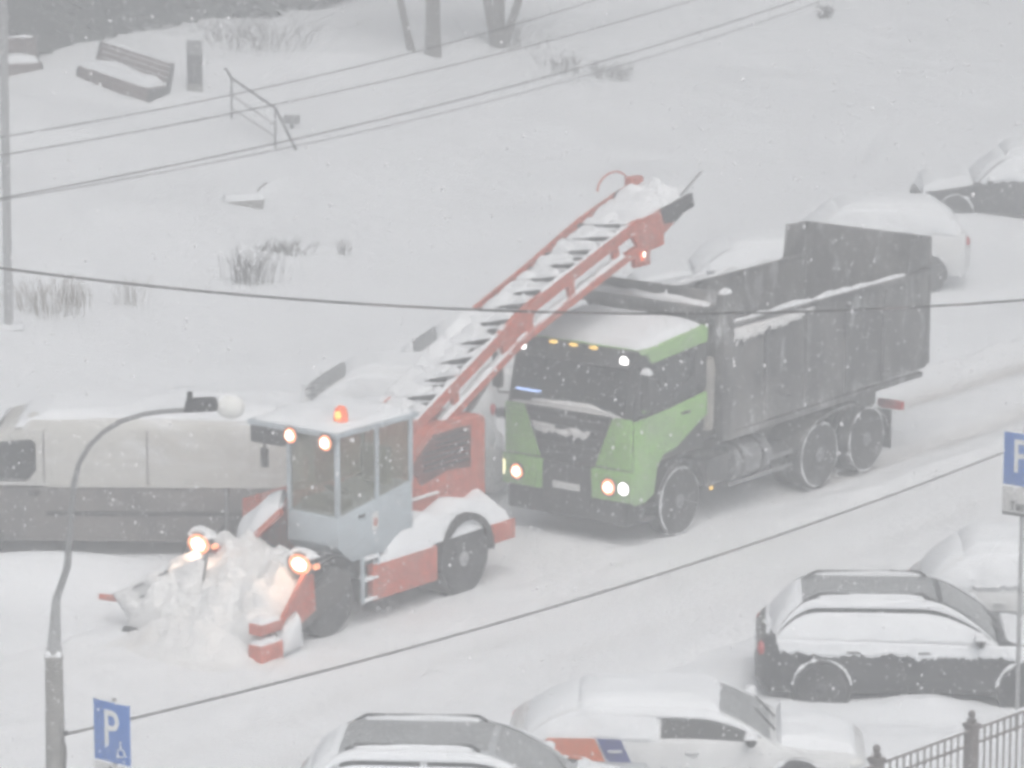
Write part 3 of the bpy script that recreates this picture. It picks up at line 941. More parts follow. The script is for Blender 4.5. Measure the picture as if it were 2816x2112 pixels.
    def ip(tab, x):
        for (a, za), (b, zb) in zip(tab, tab[1:]):
            if b <= x <= a:
                return za + (zb - za) * (a - x) / (a - b)
        (a, za), (b, zb) = (tab[0], tab[1]) if x > tab[0][0] else (tab[-2], tab[-1])
        return za + (zb - za) * (a - x) / (a - b)

    def strip(tab, y0, y1, o0, o1, xs):
        m = MB()
        secs = [[(x, y0, ip(tab, x) + o0), (x, y1, ip(tab, x) + o0), (x, y1, ip(tab, x) + o1), (x, y0, ip(tab, x) + o1)] for x in xs]
        return m.loft(secs)

    xs_n = [.45 - i * .25 for i in range(26)]
    xs_f = [-.95 - i * .25 for i in range(23)]
    cv = strip(near, YN, YN + .07, -.20, 0.0, xs_n).build('conveyor_rail', 'redplain', t, label='near side rail of the conveyor')
    strip(near, YN - .02, YN + .08, -.56, -.42, [x for x in xs_n if x < -.1]).build('lower_chord', 'redplain', cv)
    for k, x in enumerate((-.55, -1.75, -2.35, -3.4, -4.55, -5.2)):
        zt = ip(near, x)
        MB().prism([(x - .06, zt - .16), (x + .10, zt - .16), (x + .02, zt - .48), (x - .12, zt - .48)], 'y', YN, YN + .06).build('brace', 'redplain', cv)
    MB().prism([(-1.75, ip(near, -1.75) - .1), (-2.6, ip(near, -2.6) - .1), (-2.25, 3.35), (-1.9, 3.2)], 'y', YN + .005, YN + .055).build('gusset', 'redplain', cv)
    MB().prism([(-4.9, 4.62), (-6.0, 4.80), (-6.1, 4.60), (-5.75, 4.42), (-5.2, 4.24)], 'y', YN - .01, YN + .075).build('head_plate', 'redplain', cv, bevel=.01)
    # snow caught on the lower chord
    def strip_snow(nm, x0, x1, n, y0, y1, off, th, seed):
        for i in range(n):
            xa, xb = x0 + (x1 - x0) * i / n, x0 + (x1 - x0) * (i + 1.04) / n
            pillow([(xa, y0, ip(near, xa) + off), (xb, y0, ip(near, xb) + off), (xb, y1, ip(near, xb) + off), (xa, y1, ip(near, xa) + off)], th, 14, 5, seed=seed + i, nz=.6, nscale=4, pw=4, inset=.01).build(nm, 'snow_lump', cv)
    strip_snow('chord_snow', -.15, -4.75, 5, YN - .06, YN + .085, -.425, .07, 120)
    strip_snow('rail_snow', .42, -5.7, 6, YN, YN + .07, -.004, .03, 130)
    fr = strip(far, YF - .06, YF, -.14, 0.0, xs_f).build('conveyor_rail', 'redplain', t, label='far side rail of the conveyor')
    strip(far, YF - .05, YF, -.45, -.38, xs_f).build('lower_chord', 'redplain', fr)
    # belt pan, flights and the snow riding on them
    m = MB()
    secs = []
    for x in [.35 - i * .25 for i in range(27)]:
        zn, zf = ip(near, x) - .15, ip(far, x) - .13
        secs.append([(x, YN - .002, zn), (x, YF + .002, zf), (x, YF + .002, zf - .05), (x, YN - .002, zn - .05)])
    bp = m.loft(secs).build('belt', 'darkmetal', t)
    fl_mesh = MB().box((0, 0, 0), (.05, 1.0, .09)).mesh('flight', bevel=.008)
    fl_mesh.materials.append(MT['darkmetal'])
    for k in range(15):
        x = .12 - k * .43
        zn, zf = ip(near, x) - .15, ip(far, x) - .13
        o = link('flight', fl_mesh, None, bp, loc=(x, (YN + YF) / 2, (zn + zf) / 2 + .06), rot=(math.atan2(zn - zf, YN - YF), RAD(22), 0))
        # snow wedge between this flight and the next, thin towards the near rail
        xa, xb = x + .03, x - .36

        def bz(xx, f):
            return (ip(near, xx) - .15) * (1 - f) + (ip(far, xx) - .13) * f + .012

        def by(f):
            return YN * (1 - f) + YF * f
        s = pillow([(xa + .02, by(.02), bz(xa, .02)), (xa - .19, by(.02), bz(xa - .19, .02)), (xa - .21, by(.5), bz(xa - .21, .5)), (xa + .02, by(.5), bz(xa, .5))], .13, 9, 12, seed=50 + k, nz=.5, nscale=4, pw=3, inset=.05)
        s.build('flight_snow', 'snow_lump', bp)
        s = pillow([(xa + .03, by(.38), bz(xa, .38)), (xb - .05, by(.42), bz(xb - .05, .42)), (xb - .05, by(.98), bz(xb - .05, .98)), (xa + .03, by(.98), bz(xa, .98))], .13, 9, 9, seed=70 + k, nz=.5, nscale=4, pw=3)
        s.build('flight_snow', 'snow_lump', bp)
        s = pillow([(xa + .03, by(.0), bz(xa, .0)), (xb - .05, by(.0), bz(xb - .05, .0)), (xb - .05, by(.13), bz(xb - .05, .13)), (xa + .03, by(.13), bz(xa, .13))], .08, 9, 6, seed=170 + k, nz=.5, nscale=4, pw=3)
        s.build('flight_snow', 'snow_lump', bp)
    for k in range(4):
        xa, xb = .35 - k * .68, .35 - (k + 1.08) * .68
        pillow([(xa, YF + .30, ip(far, xa) - .08), (xb, YF + .30, ip(far, xb) - .08), (xb, YF - .10, ip(far, xb) - .03), (xa, YF - .10, ip(far, xa) - .03)], .15, 12, 9, seed=190 + k, nz=.4, nscale=3, pw=4).build('drift_snow', 'snow_lump', fr)
    # head roller, chute and spill
    MB().cyl((-6.15, YN + .05, 4.72), (-6.15, YF, 4.86), .13, n=16).build('head_roller', 'darkmetal', t)
    MB().prism([(-5.7, 4.84), (-6.55, 5.00), (-6.62, 4.78), (-6.35, 4.72), (-6.1, 4.60), (-5.8, 4.62)], 'y', YN + .02, YN + .09).build('chute_plate', 'darkmetal', t, bevel=.015)
    MB().tube([(-6.3, YN + .04, 5.0), (-6.9, YN, 5.28)], .018, 5).build('guide_rod', 'greymetal', t)
    pillow([(-5.3, YN, 4.72), (-6.7, YN, 4.98), (-6.8, YF, 5.02), (-5.3, YF, 4.6)], .16, 14, 12, seed=91, nz=.5, nscale=3).build('head_snow', 'snow_lump', t)
    B('head_motor', 'redplain', t, -6.78, -6.45, YF - .10, YF + .06, 4.98, 5.14, .03)
    pts = []
    for k in range(15):
        a = RAD(-30 + 15 * k)
        pts.append((-6.05 + .42 * math.cos(a) * -1, YF - .02, 5.02 + .26 * math.sin(a)))
    MB().tube(pts, .016, 6).build('hose_loop', 'redplain', t)
    o = B('tail_marker', 'beaconred', t, -5.25, -5.15, YN + .08, YN + .11, 4.12, 4.26, .01)
    MB().ell((-5.22, YN + .115, 4.22), (.03, .012, .04)).build('bulb', 'hot', o)
    B('marker_bracket', 'redplain', t, -5.45, -5.05, YN - .02, YN + .075, 4.02, 4.28, .02)
    # posts carrying the conveyor
    for y in (.45, -.45):
        MB().tube([(.0, y, 2.5), (-.35, y, 2.62)], .06, 6).build('conveyor_mount', 'redplain', t)
        MB().tube([(-.4, y, 1.9), (-1.8, y, 3.05)], .05, 8).build('lift_ram', 'greymetal', t)
    # lights that the lamps really give
    for nm, p, e in (('headlight_beam', (3.9, 1.2, 1.2), 4), ('headlight_beam', (3.9, -.67, 1.2), 4)):
        ld = bpy.data.lights.new(nm, 'POINT')
        ld.energy = e
        ld.color = (1, .62, .38)
        ld.shadow_soft_size = .1
        lo = bpy.data.objects.new(nm, ld)
        COL.objects.link(lo)
        lo.parent = t
        lo.location = p
    return t


loader = build_loader()


# heap of snow being gathered in front of the head
def heap(name, label, cx, cy, rx, ry, h, rot, seed, m='snow_dirty', zb=None):
    vs, fs = [], []
    n, k = 60, 26
    c, s = math.cos(rot), math.sin(rot)
    vs.append((cx, cy, ground(cx, cy) + h))
    for j in range(1, k + 1):
        f = j / k
        for i in range(n):
            a = 2 * math.pi * i / n
            rr = 1 + .18 * mnoise.noise(Vector((math.cos(a) * 1.5, math.sin(a) * 1.5, seed)))
            lx, ly = rx * f * rr * math.cos(a), ry * f * rr * math.sin(a)
            x, y = cx + lx * c - ly * s, cy + lx * s + ly * c
            z = h * (math.cos(f * math.pi) * .5 + .5) + .30 * h * mnoise.noise(Vector((x * 2.2, y * 2.2, seed))) * math.sin(math.pi * min(1, f * 1.02)) + h * (.16 * mnoise.noise(Vector((x * 6, y * 6, seed))) + .12 * abs(mnoise.noise(Vector((x * 13, y * 13, seed))))) * (1 - f * f)
            vs.append((x, y, max(z, -.01 if f < 1 else -.08) + max(0, ground(x, y))))
    for i in range(n):
        fs.append((0, 1 + i, 1 + (i + 1) % n))
    for j in range(k - 1):
        for i in range(n):
            a = 1 + j * n + i
            b = 1 + j * n + (i + 1) % n
            fs.append((a, a + n, b + n, b))
    o = MB()
    o.add(vs, fs)
    ob = o.build(name, m)
    return tag(ob, label, 'snow heap')


def lp(x, y):   # loader local to world
    c, s = math.cos(YAW), math.sin(YAW)
    return LO.x + x * c - y * s, LO.y + x * s + y * c


hx, hy = lp(4.55, .15)
heap('snow_heap', 'churned snow heap in front of the loader gathering head', hx, hy, 1.1, 1.6, .44, YAW, 3)


# ------------------------------------------------------------------ cars
def car(name, label, loc, yaw, L=4.4, Wd=1.8, H=1.48, belt=.95, hood=.92, hood_f=.72, deck=1.0, xs=(0.95, 0.25, -1.45, -2.0), wr=.33, fo=.85, ro=.85,
        paint='whitecar', glass='dustglass', group='parked cars', snow_roof=.10, snow_hood=.10, snow_deck=.08, side='open', rim='rim', clad=None,
        roofglass=None, rails=False, rear_snow=True, arch_ring=True, ws_snow=0.0, cat='car', boxy=0.0, bury=0.0):
    """xs: windscreen foot, roof front, roof rear, rear glass foot (x, nose at +L/2)"""
    t = thing(name, label, cat, (loc[0], loc[1], loc[2] - bury), yaw, group)
    hw = Wd / 2
    f, r = L / 2, -L / 2
    xw, xa, xb, xc = xs
    zb = .24

    def sec(x, w, z0, z1):
        m_ = z0 + (z1 - z0) * .45
        return [(x, -w * .86, z0), (x, w * .86, z0), (x, w * .97, z0 + .10), (x, w, m_), (x, w * .985, z1 - .16), (x, w * .93, z1 - .03), (x, w * .80, z1),
                (x, -w * .80, z1), (x, -w * .93, z1 - .03), (x, -w * .985, z1 - .16), (x, -w, m_), (x, -w * .97, z0 + .10)]
    st = [(f, hw * .62, zb + .16, hood_f - .14), (f - .06, hw * .78, zb + .06, hood_f - .03), (f - .25, hw * .93, zb, hood_f + .02), (f - .6, hw * .985, zb, hood_f + (hood - hood_f) * .4),
          (xw + .1, hw, zb, hood), (xw - .15, hw, zb, belt), ((xa + xb) / 2, hw, zb, belt + .01), (xc + .15, hw, zb, belt + .02), (xc - .02, hw * .985, zb, deck)]
    if xc - .35 > r + .1:
        st.append((r + .28, hw * .95, zb, deck - .01))
    st += [(r + .08, hw * .88, zb + .05, deck - .06), (r, hw * .78, zb + .16, deck - .18)]
    body = MB().loft([sec(*q) for q in st]).build('body', paint, t, angle=50)
    # greenhouse with a rounded roofline
    wb_, wt = hw * .93, hw * (.70 + .1 * boxy)
    zr, zl = H, belt - .04

    def zt(x):
        p, q, fr = (xw - x) / (xw - xa + .30), (x - xc) / (xb + .25 - xc), 1.0
        if p < 1:
            fr = min(fr, math.sin(math.pi / 2 * max(p, 0)) ** .95)
        if q < 1:
            fr = min(fr, math.sin(math.pi / 2 * max(q, 0)) ** .72)
        return zl + (zr - zl) * fr

    def wtop(x):
        return wb_ - (wb_ - wt) * (zt(x) - zl) / (zr - zl)

    def sidep(x, fr, sgn, off=.0):
        return (x, sgn * (wb_ + (wtop(x) - wb_) * fr + off), zl + fr * (zt(x) - zl) + off * .35)

    def topp(x, v, off=.0):
        return (x, (2 * v - 1) * wtop(x) * .88, zt(x) + .012 - .02 * (2 * v - 1) ** 2 + off)
    secs = []
    NS = 26
    for i in range(NS + 1):
        x = xw + (xc - xw) * i / NS
        h, w_ = zt(x) - zl, wtop(x)
        half = [(wb_, 0), (wb_ + (w_ - wb_) * .4, .4), (wb_ + (w_ - wb_) * .75, .75), (w_ * .995, .93), (w_ * .93, .985), (w_ * .5, 1.0)]
        secs.append([(x, y_, zl + z_ * h - .001 * (z_ == 0)) for y_, z_ in half] + [(x, -y_, zl + z_ * h - .001 * (z_ == 0)) for y_, z_ in half[::-1]])
    MB().loft(secs).build('cabin', paint, t, angle=60)

    def patch(nm, fn, m_, nu=12, nv=8):
        vs = [fn(i / nu, j / nv) for j in range(nv + 1) for i in range(nu + 1)]
        fs = [(j * (nu + 1) + i, j * (nu + 1) + i + 1, (j + 1) * (nu + 1) + i + 1, (j + 1) * (nu + 1) + i) for j in range(nv) for i in range(nu)]
        return MB().add(vs, fs).build(nm, m_, t)

    def lin(p, q, u):
        return p + (q - p) * u
    patch('windscreen', lambda u, v: topp(lin(xw - .05, xa + .02, u), v, .008), glass)
    patch('rear_window', lambda u, v: topp(lin(xc + .05, xb - .02, u), v, .008), glass)
    xm = (xa + xb) / 2 + .12
    for sgn in (1, -1):
        for p, q in ((xw - .32, xm + .05), (xm - .04, xc + .42)):
            patch('side_window', lambda u, v: sidep(lin(p, q, u), lin(.14, .80, v), sgn, .006), 'glass' if side != 'snow' else 'dustglass')
        dd = (0, sgn, .3)
        if side == 'front':
            for (x0, x1, f0, f1) in ((xm + .05, xc, .0, .92), (xw - .1, xc + .1, .66, .97)):
                pillow(lambda u, v: sidep(lin(x0, x1, u), lin(f0, f1, v), sgn, .008), .05, 30, 8, seed=loc[0] + sgn, d=dd, nz=.5, nscale=2.5).build('window_snow', 'snow', t)
        if side == 'plastered':
            for (f0, f1) in ((.0, .70), (.77, .985)):
                pillow(lambda u, v: sidep(lin(xw - .02, xc + .02, u), lin(f0, f1, v), sgn, .008), .055, 44, 8, seed=loc[0] + sgn, d=dd, nz=.35, nscale=2.5, inset=.01).build('window_snow', 'snow', t)
            y_ = sgn * (hw + .004)
            pillow([(r + .30, y_, .78), (f - .30, y_, .72), (f - .35, y_ * .965, belt - .04), (r + .22, y_ * .965, belt + .03)], .035, 110, 8, seed=sgn + 2, d=(0, sgn, .25), nz=.4, nscale=3, jag=.30, inset=.01).build('door_snow', 'snow', t)
        if side in ('snow', 'half'):
            pillow(lambda u, v: sidep(lin(xw - .06, xc + .05, u), lin(.04, .95, v), sgn, .008), .06, 40, 8, seed=loc[0] + sgn, d=dd, nz=.5, nscale=2.5, jag=.1).build('window_snow', 'snow', t)
    if roofglass:
        patch('roof_panel', lambda u, v: topp(lin(xa - .06, xb + .02, u), lin(.04, .96, v), .006), roofglass)
    # wheels, arches
    for x in (f - fo, r + ro):
        for sgn in (1, -1):
            MB().cyl((x, sgn * (hw - .12), wr), (x, sgn * (hw + .006), wr), wr + .055, n=22).build('wheel_arch', 'black', t)
            wheel(t, x, sgn * (hw - .085), wr, wr, .20, sgn, rim=rim)
            if arch_ring:
                o = link('arch_snow', ring_mesh(wr + .045, .022, RAD(8), RAD(172), 20, seed=x), 'snow_lump', t, loc=(x, sgn * (hw + .008), wr))
    if clad:
        for sgn in (1, -1):
            B('sill_cladding', clad, t, r + ro + wr + .05, f - fo - wr - .05, sgn * (hw - .03), sgn * (hw + .012), zb, zb + .2, .02)
    for sgn in (1, -1):
        MB().ell((f - .16, sgn * hw * .70, hood_f - .12), (.14, .17, .075)).build('headlight', 'lampglass', t)
        MB().ell((r + .07, sgn * hw * .76, deck - .22), (.07, .13, .11)).build('tail_light', 'tailred', t)
        o = MB().ell((xw - .28, sgn * (hw + .09), belt + .06), (.07, .12, .085)).build('mirror', paint if paint != 'whitecar' else 'black', t)
        pillow([(xw - .37, sgn * (hw + .09) - .11, belt + .10), (xw - .20, sgn * (hw + .09) - .11, belt + .10), (xw - .20, sgn * (hw + .09) + .11, belt + .10), (xw - .37, sgn * (hw + .09) + .11, belt + .10)], .09, 6, 6, seed=sgn, pw=2).build('snow_cap', 'snow_lump', o)
        for x in (xw - 1.0, xw - 1.95):
            MB().box((x, sgn * (hw + .012), belt - .13), (.18, .03, .03)).build('door_handle', paint, t, bevel=.008)
    B('front_bumper', 'black', t, f - .05, f + .015, -hw * .55, hw * .55, .34, .46, .02)
    B('grille', 'black', t, f - .06, f + .008, -hw * .42, hw * .42, .50, hood_f - .2, .02)
    B('rear_bumper', 'black', t, r - .012, r + .08, -hw * .62, hw * .62, .36, .46, .02)
    B('number_plate', 'signwhite', t, r - .014, r - .002, -.26, .26, .62, .73, .0)
    for k in (-.3, .25):
        MB().tube([(xw + .02, k, belt + .0), (xw - .22, k + .45, belt + .13)], .012, 5).build('wiper', 'black', t)
    if rails:
        for sgn in (1, -1):
            o = MB().tube([(xa - .15, sgn * wt * .93, zr - .02), (xa - .25, sgn * wt * .93, zr + .05), (xb + .25, sgn * wt * .93, zr + .04), (xb + .12, sgn * wt * .93, zr - .03)], .02, 6).build('roof_rail', 'darkmetal', t)
            pillow([(xa - .2, sgn * wt * .93 - .05, zr - .02), (xb + .2, sgn * wt * .93 - .05, zr - .03), (xb + .2, sgn * wt * .93 + .06, zr - .04), (xa - .2, sgn * wt * .93 + .06, zr - .03)], .085, 24, 5, seed=sgn, nz=.15).build('rail_snow', 'snow', o)
    # snow layers
    if snow_roof:
        pillow(lambda u, v: topp(lin(xa + .12, xb - .12, u), lin(-.10, 1.10, v), -.03), snow_roof + .04, 18, 18, seed=loc[0], nz=.14, pw=5, inset=.02).build('roof_snow', 'snow', t)
    if snow_hood:
        pillow([(f - .10, -hw * .78, hood_f - .06), (f - .10, hw * .78, hood_f - .06), (xw + .02, hw * .92, belt - .05), (xw + .02, -hw * .92, belt - .05)], snow_hood + .05, 16, 14, seed=loc[0] + 1, nz=.15, pw=6, inset=.015).build('hood_snow', 'snow', t)
    if snow_deck and xc - .3 > r:
        pillow([(xc + .02, -hw * .9, deck - .03), (xc + .02, hw * .9, deck - .03), (r + .06, hw * .8, deck - .08), (r + .06, -hw * .8, deck - .08)], snow_deck + .05, 14, 8, seed=loc[0] + 2, nz=.15, pw=6).build('boot_snow', 'snow', t)
    if rear_snow:
        pillow(lambda u, v: topp(lin(xc - .02, xb + .05, u), lin(-.05, 1.05, v)), .07, 12, 14, seed=loc[0] + 3, d=(-1, 0, .6), nz=.4).build('rear_snow', 'snow', t)
    if side == 'plastered':
        pillow([(r + .0, -hw * .8, .72), (r + .0, hw * .8, .72), (xc, hw * .88, deck + .01), (xc, -hw * .88, deck + .01)], .06, 24, 10, seed=5, d=(-1, 0, .4), nz=.5, jag=.3).build('tailgate_snow', 'snow', t)
    if ws_snow:
        pillow(lambda u, v: topp(lin(xw + .02, xw + (xa - xw) * ws_snow, u), lin(-.04, 1.04, v)), .08, 12, 14, seed=loc[0] + 5, d=(.7, 0, .7), nz=.5).build('windscreen_snow', 'snow', t)
    return t


def gl(x, y):
    return (x, y, ground(x, y))


FARROW = 'cars parked along the far side of the road'
NEARROW = 'cars parked in the near bays'
PI = math.pi
# far row, noses to the left
car('parked_car', 'snow covered white car just behind the loader cab roof', (-2.3, 66.4, -.15), PI + .05, H=1.46, group=FARROW, side='snow', ws_snow=1.12)
car('parked_car', 'snow covered white car with dark windscreen showing left of the raised conveyor', (-2.5, 69.75, -.1), PI + .05, H=1.44, group=FARROW, side='snow', glass='dustglass', ws_snow=0.0)
car('parked_car', 'snow covered white car seen behind the conveyor beside the green cab', (-1.0, 71.95, 0.0), PI + .04, H=1.52, group=FARROW, side='snow', ws_snow=.35)
car('parked_car', 'snow covered car with dusted windscreen seen between green cab and tipper body', (4.45, 80.9, 0.0), PI + .04, H=1.46, group=FARROW, side='snow', paint='silvercar', ws_snow=1.12)
car('parked_car', 'white car with red tail light showing behind the tipper tailgate', (6.85, 83.9, 0.05), PI + .03, L=4.6, H=1.62, belt=1.05, deck=1.15, hood=1.0, hood_f=.8, xs=(1.0, .35, -1.75, -2.15), group=FARROW, side='snow', ws_snow=1.12)
# dark car at the right edge, higher up
pd = on_ground(2620, 588)
car('parked_car', 'dark car with deep snow on hood and roof at the upper right edge', (pd.x + 1.45, pd.y + 1.0, pd.z), PI + .02, L=4.5, H=1.55, paint='blackcar', group=FARROW, side='snow', snow_roof=.26, snow_hood=.26, bury=.30, rim='rimdark', ws_snow=1.15)
# near bays, noses to the right
car('parked_suv', 'black estate car with snow plastered over its windows in the near bay', (5.52, 54.95, -.10), RAD(-2.5), L=4.45, Wd=1.84, H=1.52, belt=.98, hood=.97, hood_f=.80, deck=1.06, xs=(1.0, .22, -1.66, -2.02), wr=.35, fo=.88, ro=.86,
    paint='blackcar', side='plastered', snow_roof=0, roofglass='dustglass', rails=True, rim='rimdark', group=NEARROW, snow_hood=.05, boxy=.0)
car('parked_car', 'snow buried white car behind the black estate car, right edge', (7.75, 57.15, 0), RAD(-2), L=4.4, H=1.5, group=NEARROW, side='snow', ws_snow=1.1, snow_roof=.14)
car('shared_car', 'white car with orange and blue side film, snow on roof, near the fence', (2.18, 50.7, -.08), RAD(-3), L=4.45, H=1.28, belt=.90, hood=.86, deck=.93, group=NEARROW, side='front', snow_roof=.11, xs=(1.08, .35, -1.30, -2.0), snow_hood=.14)
car('parked_suv', 'silver estate car with dusted roof and windscreen at the bottom edge', (-.33, 47.75, 0), RAD(-4), L=4.5, Wd=1.84, H=1.54, belt=1.0, hood=.98, hood_f=.82, deck=1.08, xs=(.98, .15, -1.70, -2.05), wr=.35,
    paint='silvercar', side='plastered', snow_roof=0, roofglass='dustglass', rails=True, group=NEARROW, boxy=.0)


# film on the shared car
def films():
    t = bpy.data.objects['shared_car']
    hw = .9
    MB().prism([(-1.80, .78), (-1.70, .93), (-1.12, .93), (-.92, .48), (-1.15, .44), (-1.32, .66), (-1.60, .70)], 'y', hw * -1.003, hw * -1.012).build('orange_film', 'orange', t)
    MB().prism([(-1.09, .93), (-.80, .92), (-.58, .44), (-.89, .48)], 'y', hw * -1.003, hw * -1.012).build('blue_film', 'bluefilm', t)


films()


# ------------------------------------------------------------------ cream van on the left
def build_van():
    L, hw, H = 6.0, .98, 2.24
    t = thing('panel_van', 'cream panel van with dark grey lower sides parked behind the street lamp', 'van', (-6.05, 62.75, 0), PI + RAD(-1.5), FARROW)
    f, r = L / 2, -L / 2
    up = []
    for x, w, z1 in ((f - 1.35, hw * .90, 1.75), (f - 1.55, hw * .93, 2.05), (f - 1.85, hw * .95, 2.20), (0, hw * .96, H), (r + .25, hw * .96, H - .02), (r + .03, hw * .93, H - .12)):
        z0 = 1.14
        up.append([(x, -w, z0), (x, w, z0), (x, w * 1.0, z0 + (z1 - z0) * .5), (x, w * .97, z1 - .28), (x, w * .90, z1 - .1), (x, w * .70, z1), (x, -w * .70, z1), (x, -w * .90, z1 - .1), (x, -w * .97, z1 - .28), (x, -w, z0 + (z1 - z0) * .5)])
    u = MB().loft(up).build('upper_body', 'vanbeige', t, angle=50)
    low = []
    for x, w, z0, z1 in ((f, hw * .7, .5, .95), (f - .12, hw * .9, .35, 1.08), (f - .75, hw * .98, .3, 1.20), (f - 1.3, hw, .3, 1.14), (0, hw, .3, 1.14), (r + .1, hw, .3, 1.14), (r, hw * .96, .4, 1.13)):
        low.append([(x, -w, z0), (x, w, z0), (x, w * 1.02, z0 + .3), (x, w, z1 - .05), (x, w * .95, z1), (x, -w * .95, z1), (x, -w, z1 - .05), (x, -w * 1.02, z0 + .3)])
    MB().loft(low).build('lower_body', 'vandark', t, angle=50)
    # cab front
    cab = [(f - .72, -hw * .94, 1.18), (f - .72, hw * .94, 1.18), (f - 1.5, hw * .95, 1.12), (f - 1.5, -hw * .95, 1.12), (f - 1.35, -hw * .82, 1.98), (f - 1.35, hw * .82, 1.98), (f - 1.9, hw * .84, 2.1), (f - 1.9, -hw * .84, 2.1)]
    MB().add(cab, [(0, 3, 2, 1), (4, 5, 6, 7), (0, 1, 5, 4), (1, 2, 6, 5), (2, 3, 7, 6), (3, 0, 4, 7)]).build('cab', 'vanbeige', t, bevel=.05)
    MB().prism([(-.8, 1.26), (-.7, 1.98), (.7, 1.98), (.8, 1.26)], 'x', f - .74, f - .72).build('windscreen', 'glass', t)
    w = LAST[0]
    for v in w.data.vertices:
        v.co.x -= .63 * (v.co.z - 1.18) / .84 - .02
    for s in (1, -1):
        pts = [(f - 1.02, 1.24), (f - 1.40, 1.83), (f - 1.86, 1.86), (f - 1.92, 1.80), (f - 1.92, 1.40), (f - 1.80, 1.25)]
        MB().prism(pts, 'y', s * (hw * .975), s * (hw * .99)).build('door_window', 'glass', t)
        MB().prism([(f - .95, 1.16), (f - 1.0, 1.22), (f - 1.8, 1.20), (f - 2.02, 1.30), (f - 2.05, 1.17)], 'y', s * hw * .97, s * hw * 1.0).build('window_sill', 'vanbeige', t)
        MB().span(f - 2.06, r + .1, s * hw * .985, s * hw * 1.018, 1.135, 1.165).build('waist_moulding', 'vanbeige', t, bevel=.008)
        MB().span(f - 2.05, r + .2, s * hw * 1.0, s * hw * 1.03, .70, .77).build('rub_strip', 'black', t, bevel=.01)
        for x in (f - 2.04, -.6):
            MB().span(x - .008, x + .008, s * hw * .968, s * hw * .978, 1.17, 2.0).build('panel_seam', 'vandark', t)
        for x in (f - 1.0, r + 1.0):
            MB().cyl((x, s * (hw - .1), .36), (x, s * (hw + .012), .36), .42, n=22).build('wheel_arch', 'black', t)
            wheel(t, x, s * (hw - .08), .36, .36, .22, s)
        o = MB().span(f - 1.15, f - 1.05, s * (hw + .06), s * (hw + .26), 1.25, 1.6).build('mirror', 'black', t, bevel=.03)
        MB().span(f - 1.12, f - 1.08, s * hw, s * (hw + .08), 1.38, 1.44).build('mirror_arm', 'black', o)
        B('door_handle', 'black', t, f - 1.95, f - 1.80, s * hw, s * (hw + .03), 1.02, 1.06, .008)
        MB().ell((f - .14, s * .62, .88), (.14, .2, .12)).build('headlight', 'lampglass', t)
        B('tail_light', 'tailred', t, r - .005, r + .05, s * .84, s * .95, 1.2, 1.6, .01)
    B('front_bumper', 'black', t, f - .1, f + .05, -.8, .8, .38, .62, .03)
    B('rear_bumper', 'black', t, r - .08, r + .05, -.9, .9, .38, .55, .03)
    pillow([(f - 1.55, -hw * .88, H - .22), (f - 1.55, hw * .88, H - .22), (r + .05, hw * .90, H - .14), (r + .05, -hw * .90, H - .14)], .24, 20, 40, seed=61, nz=.15, pw=6, inset=.01).build('roof_snow', 'snow', t)
    pillow([(f - .1, -hw * .8, 1.0), (f - .1, hw * .8, 1.0), (f - .75, hw * .9, 1.18), (f - .75, -hw * .9, 1.18)], .1, 14, 10, seed=62).build('hood_snow', 'snow', t)


build_van()


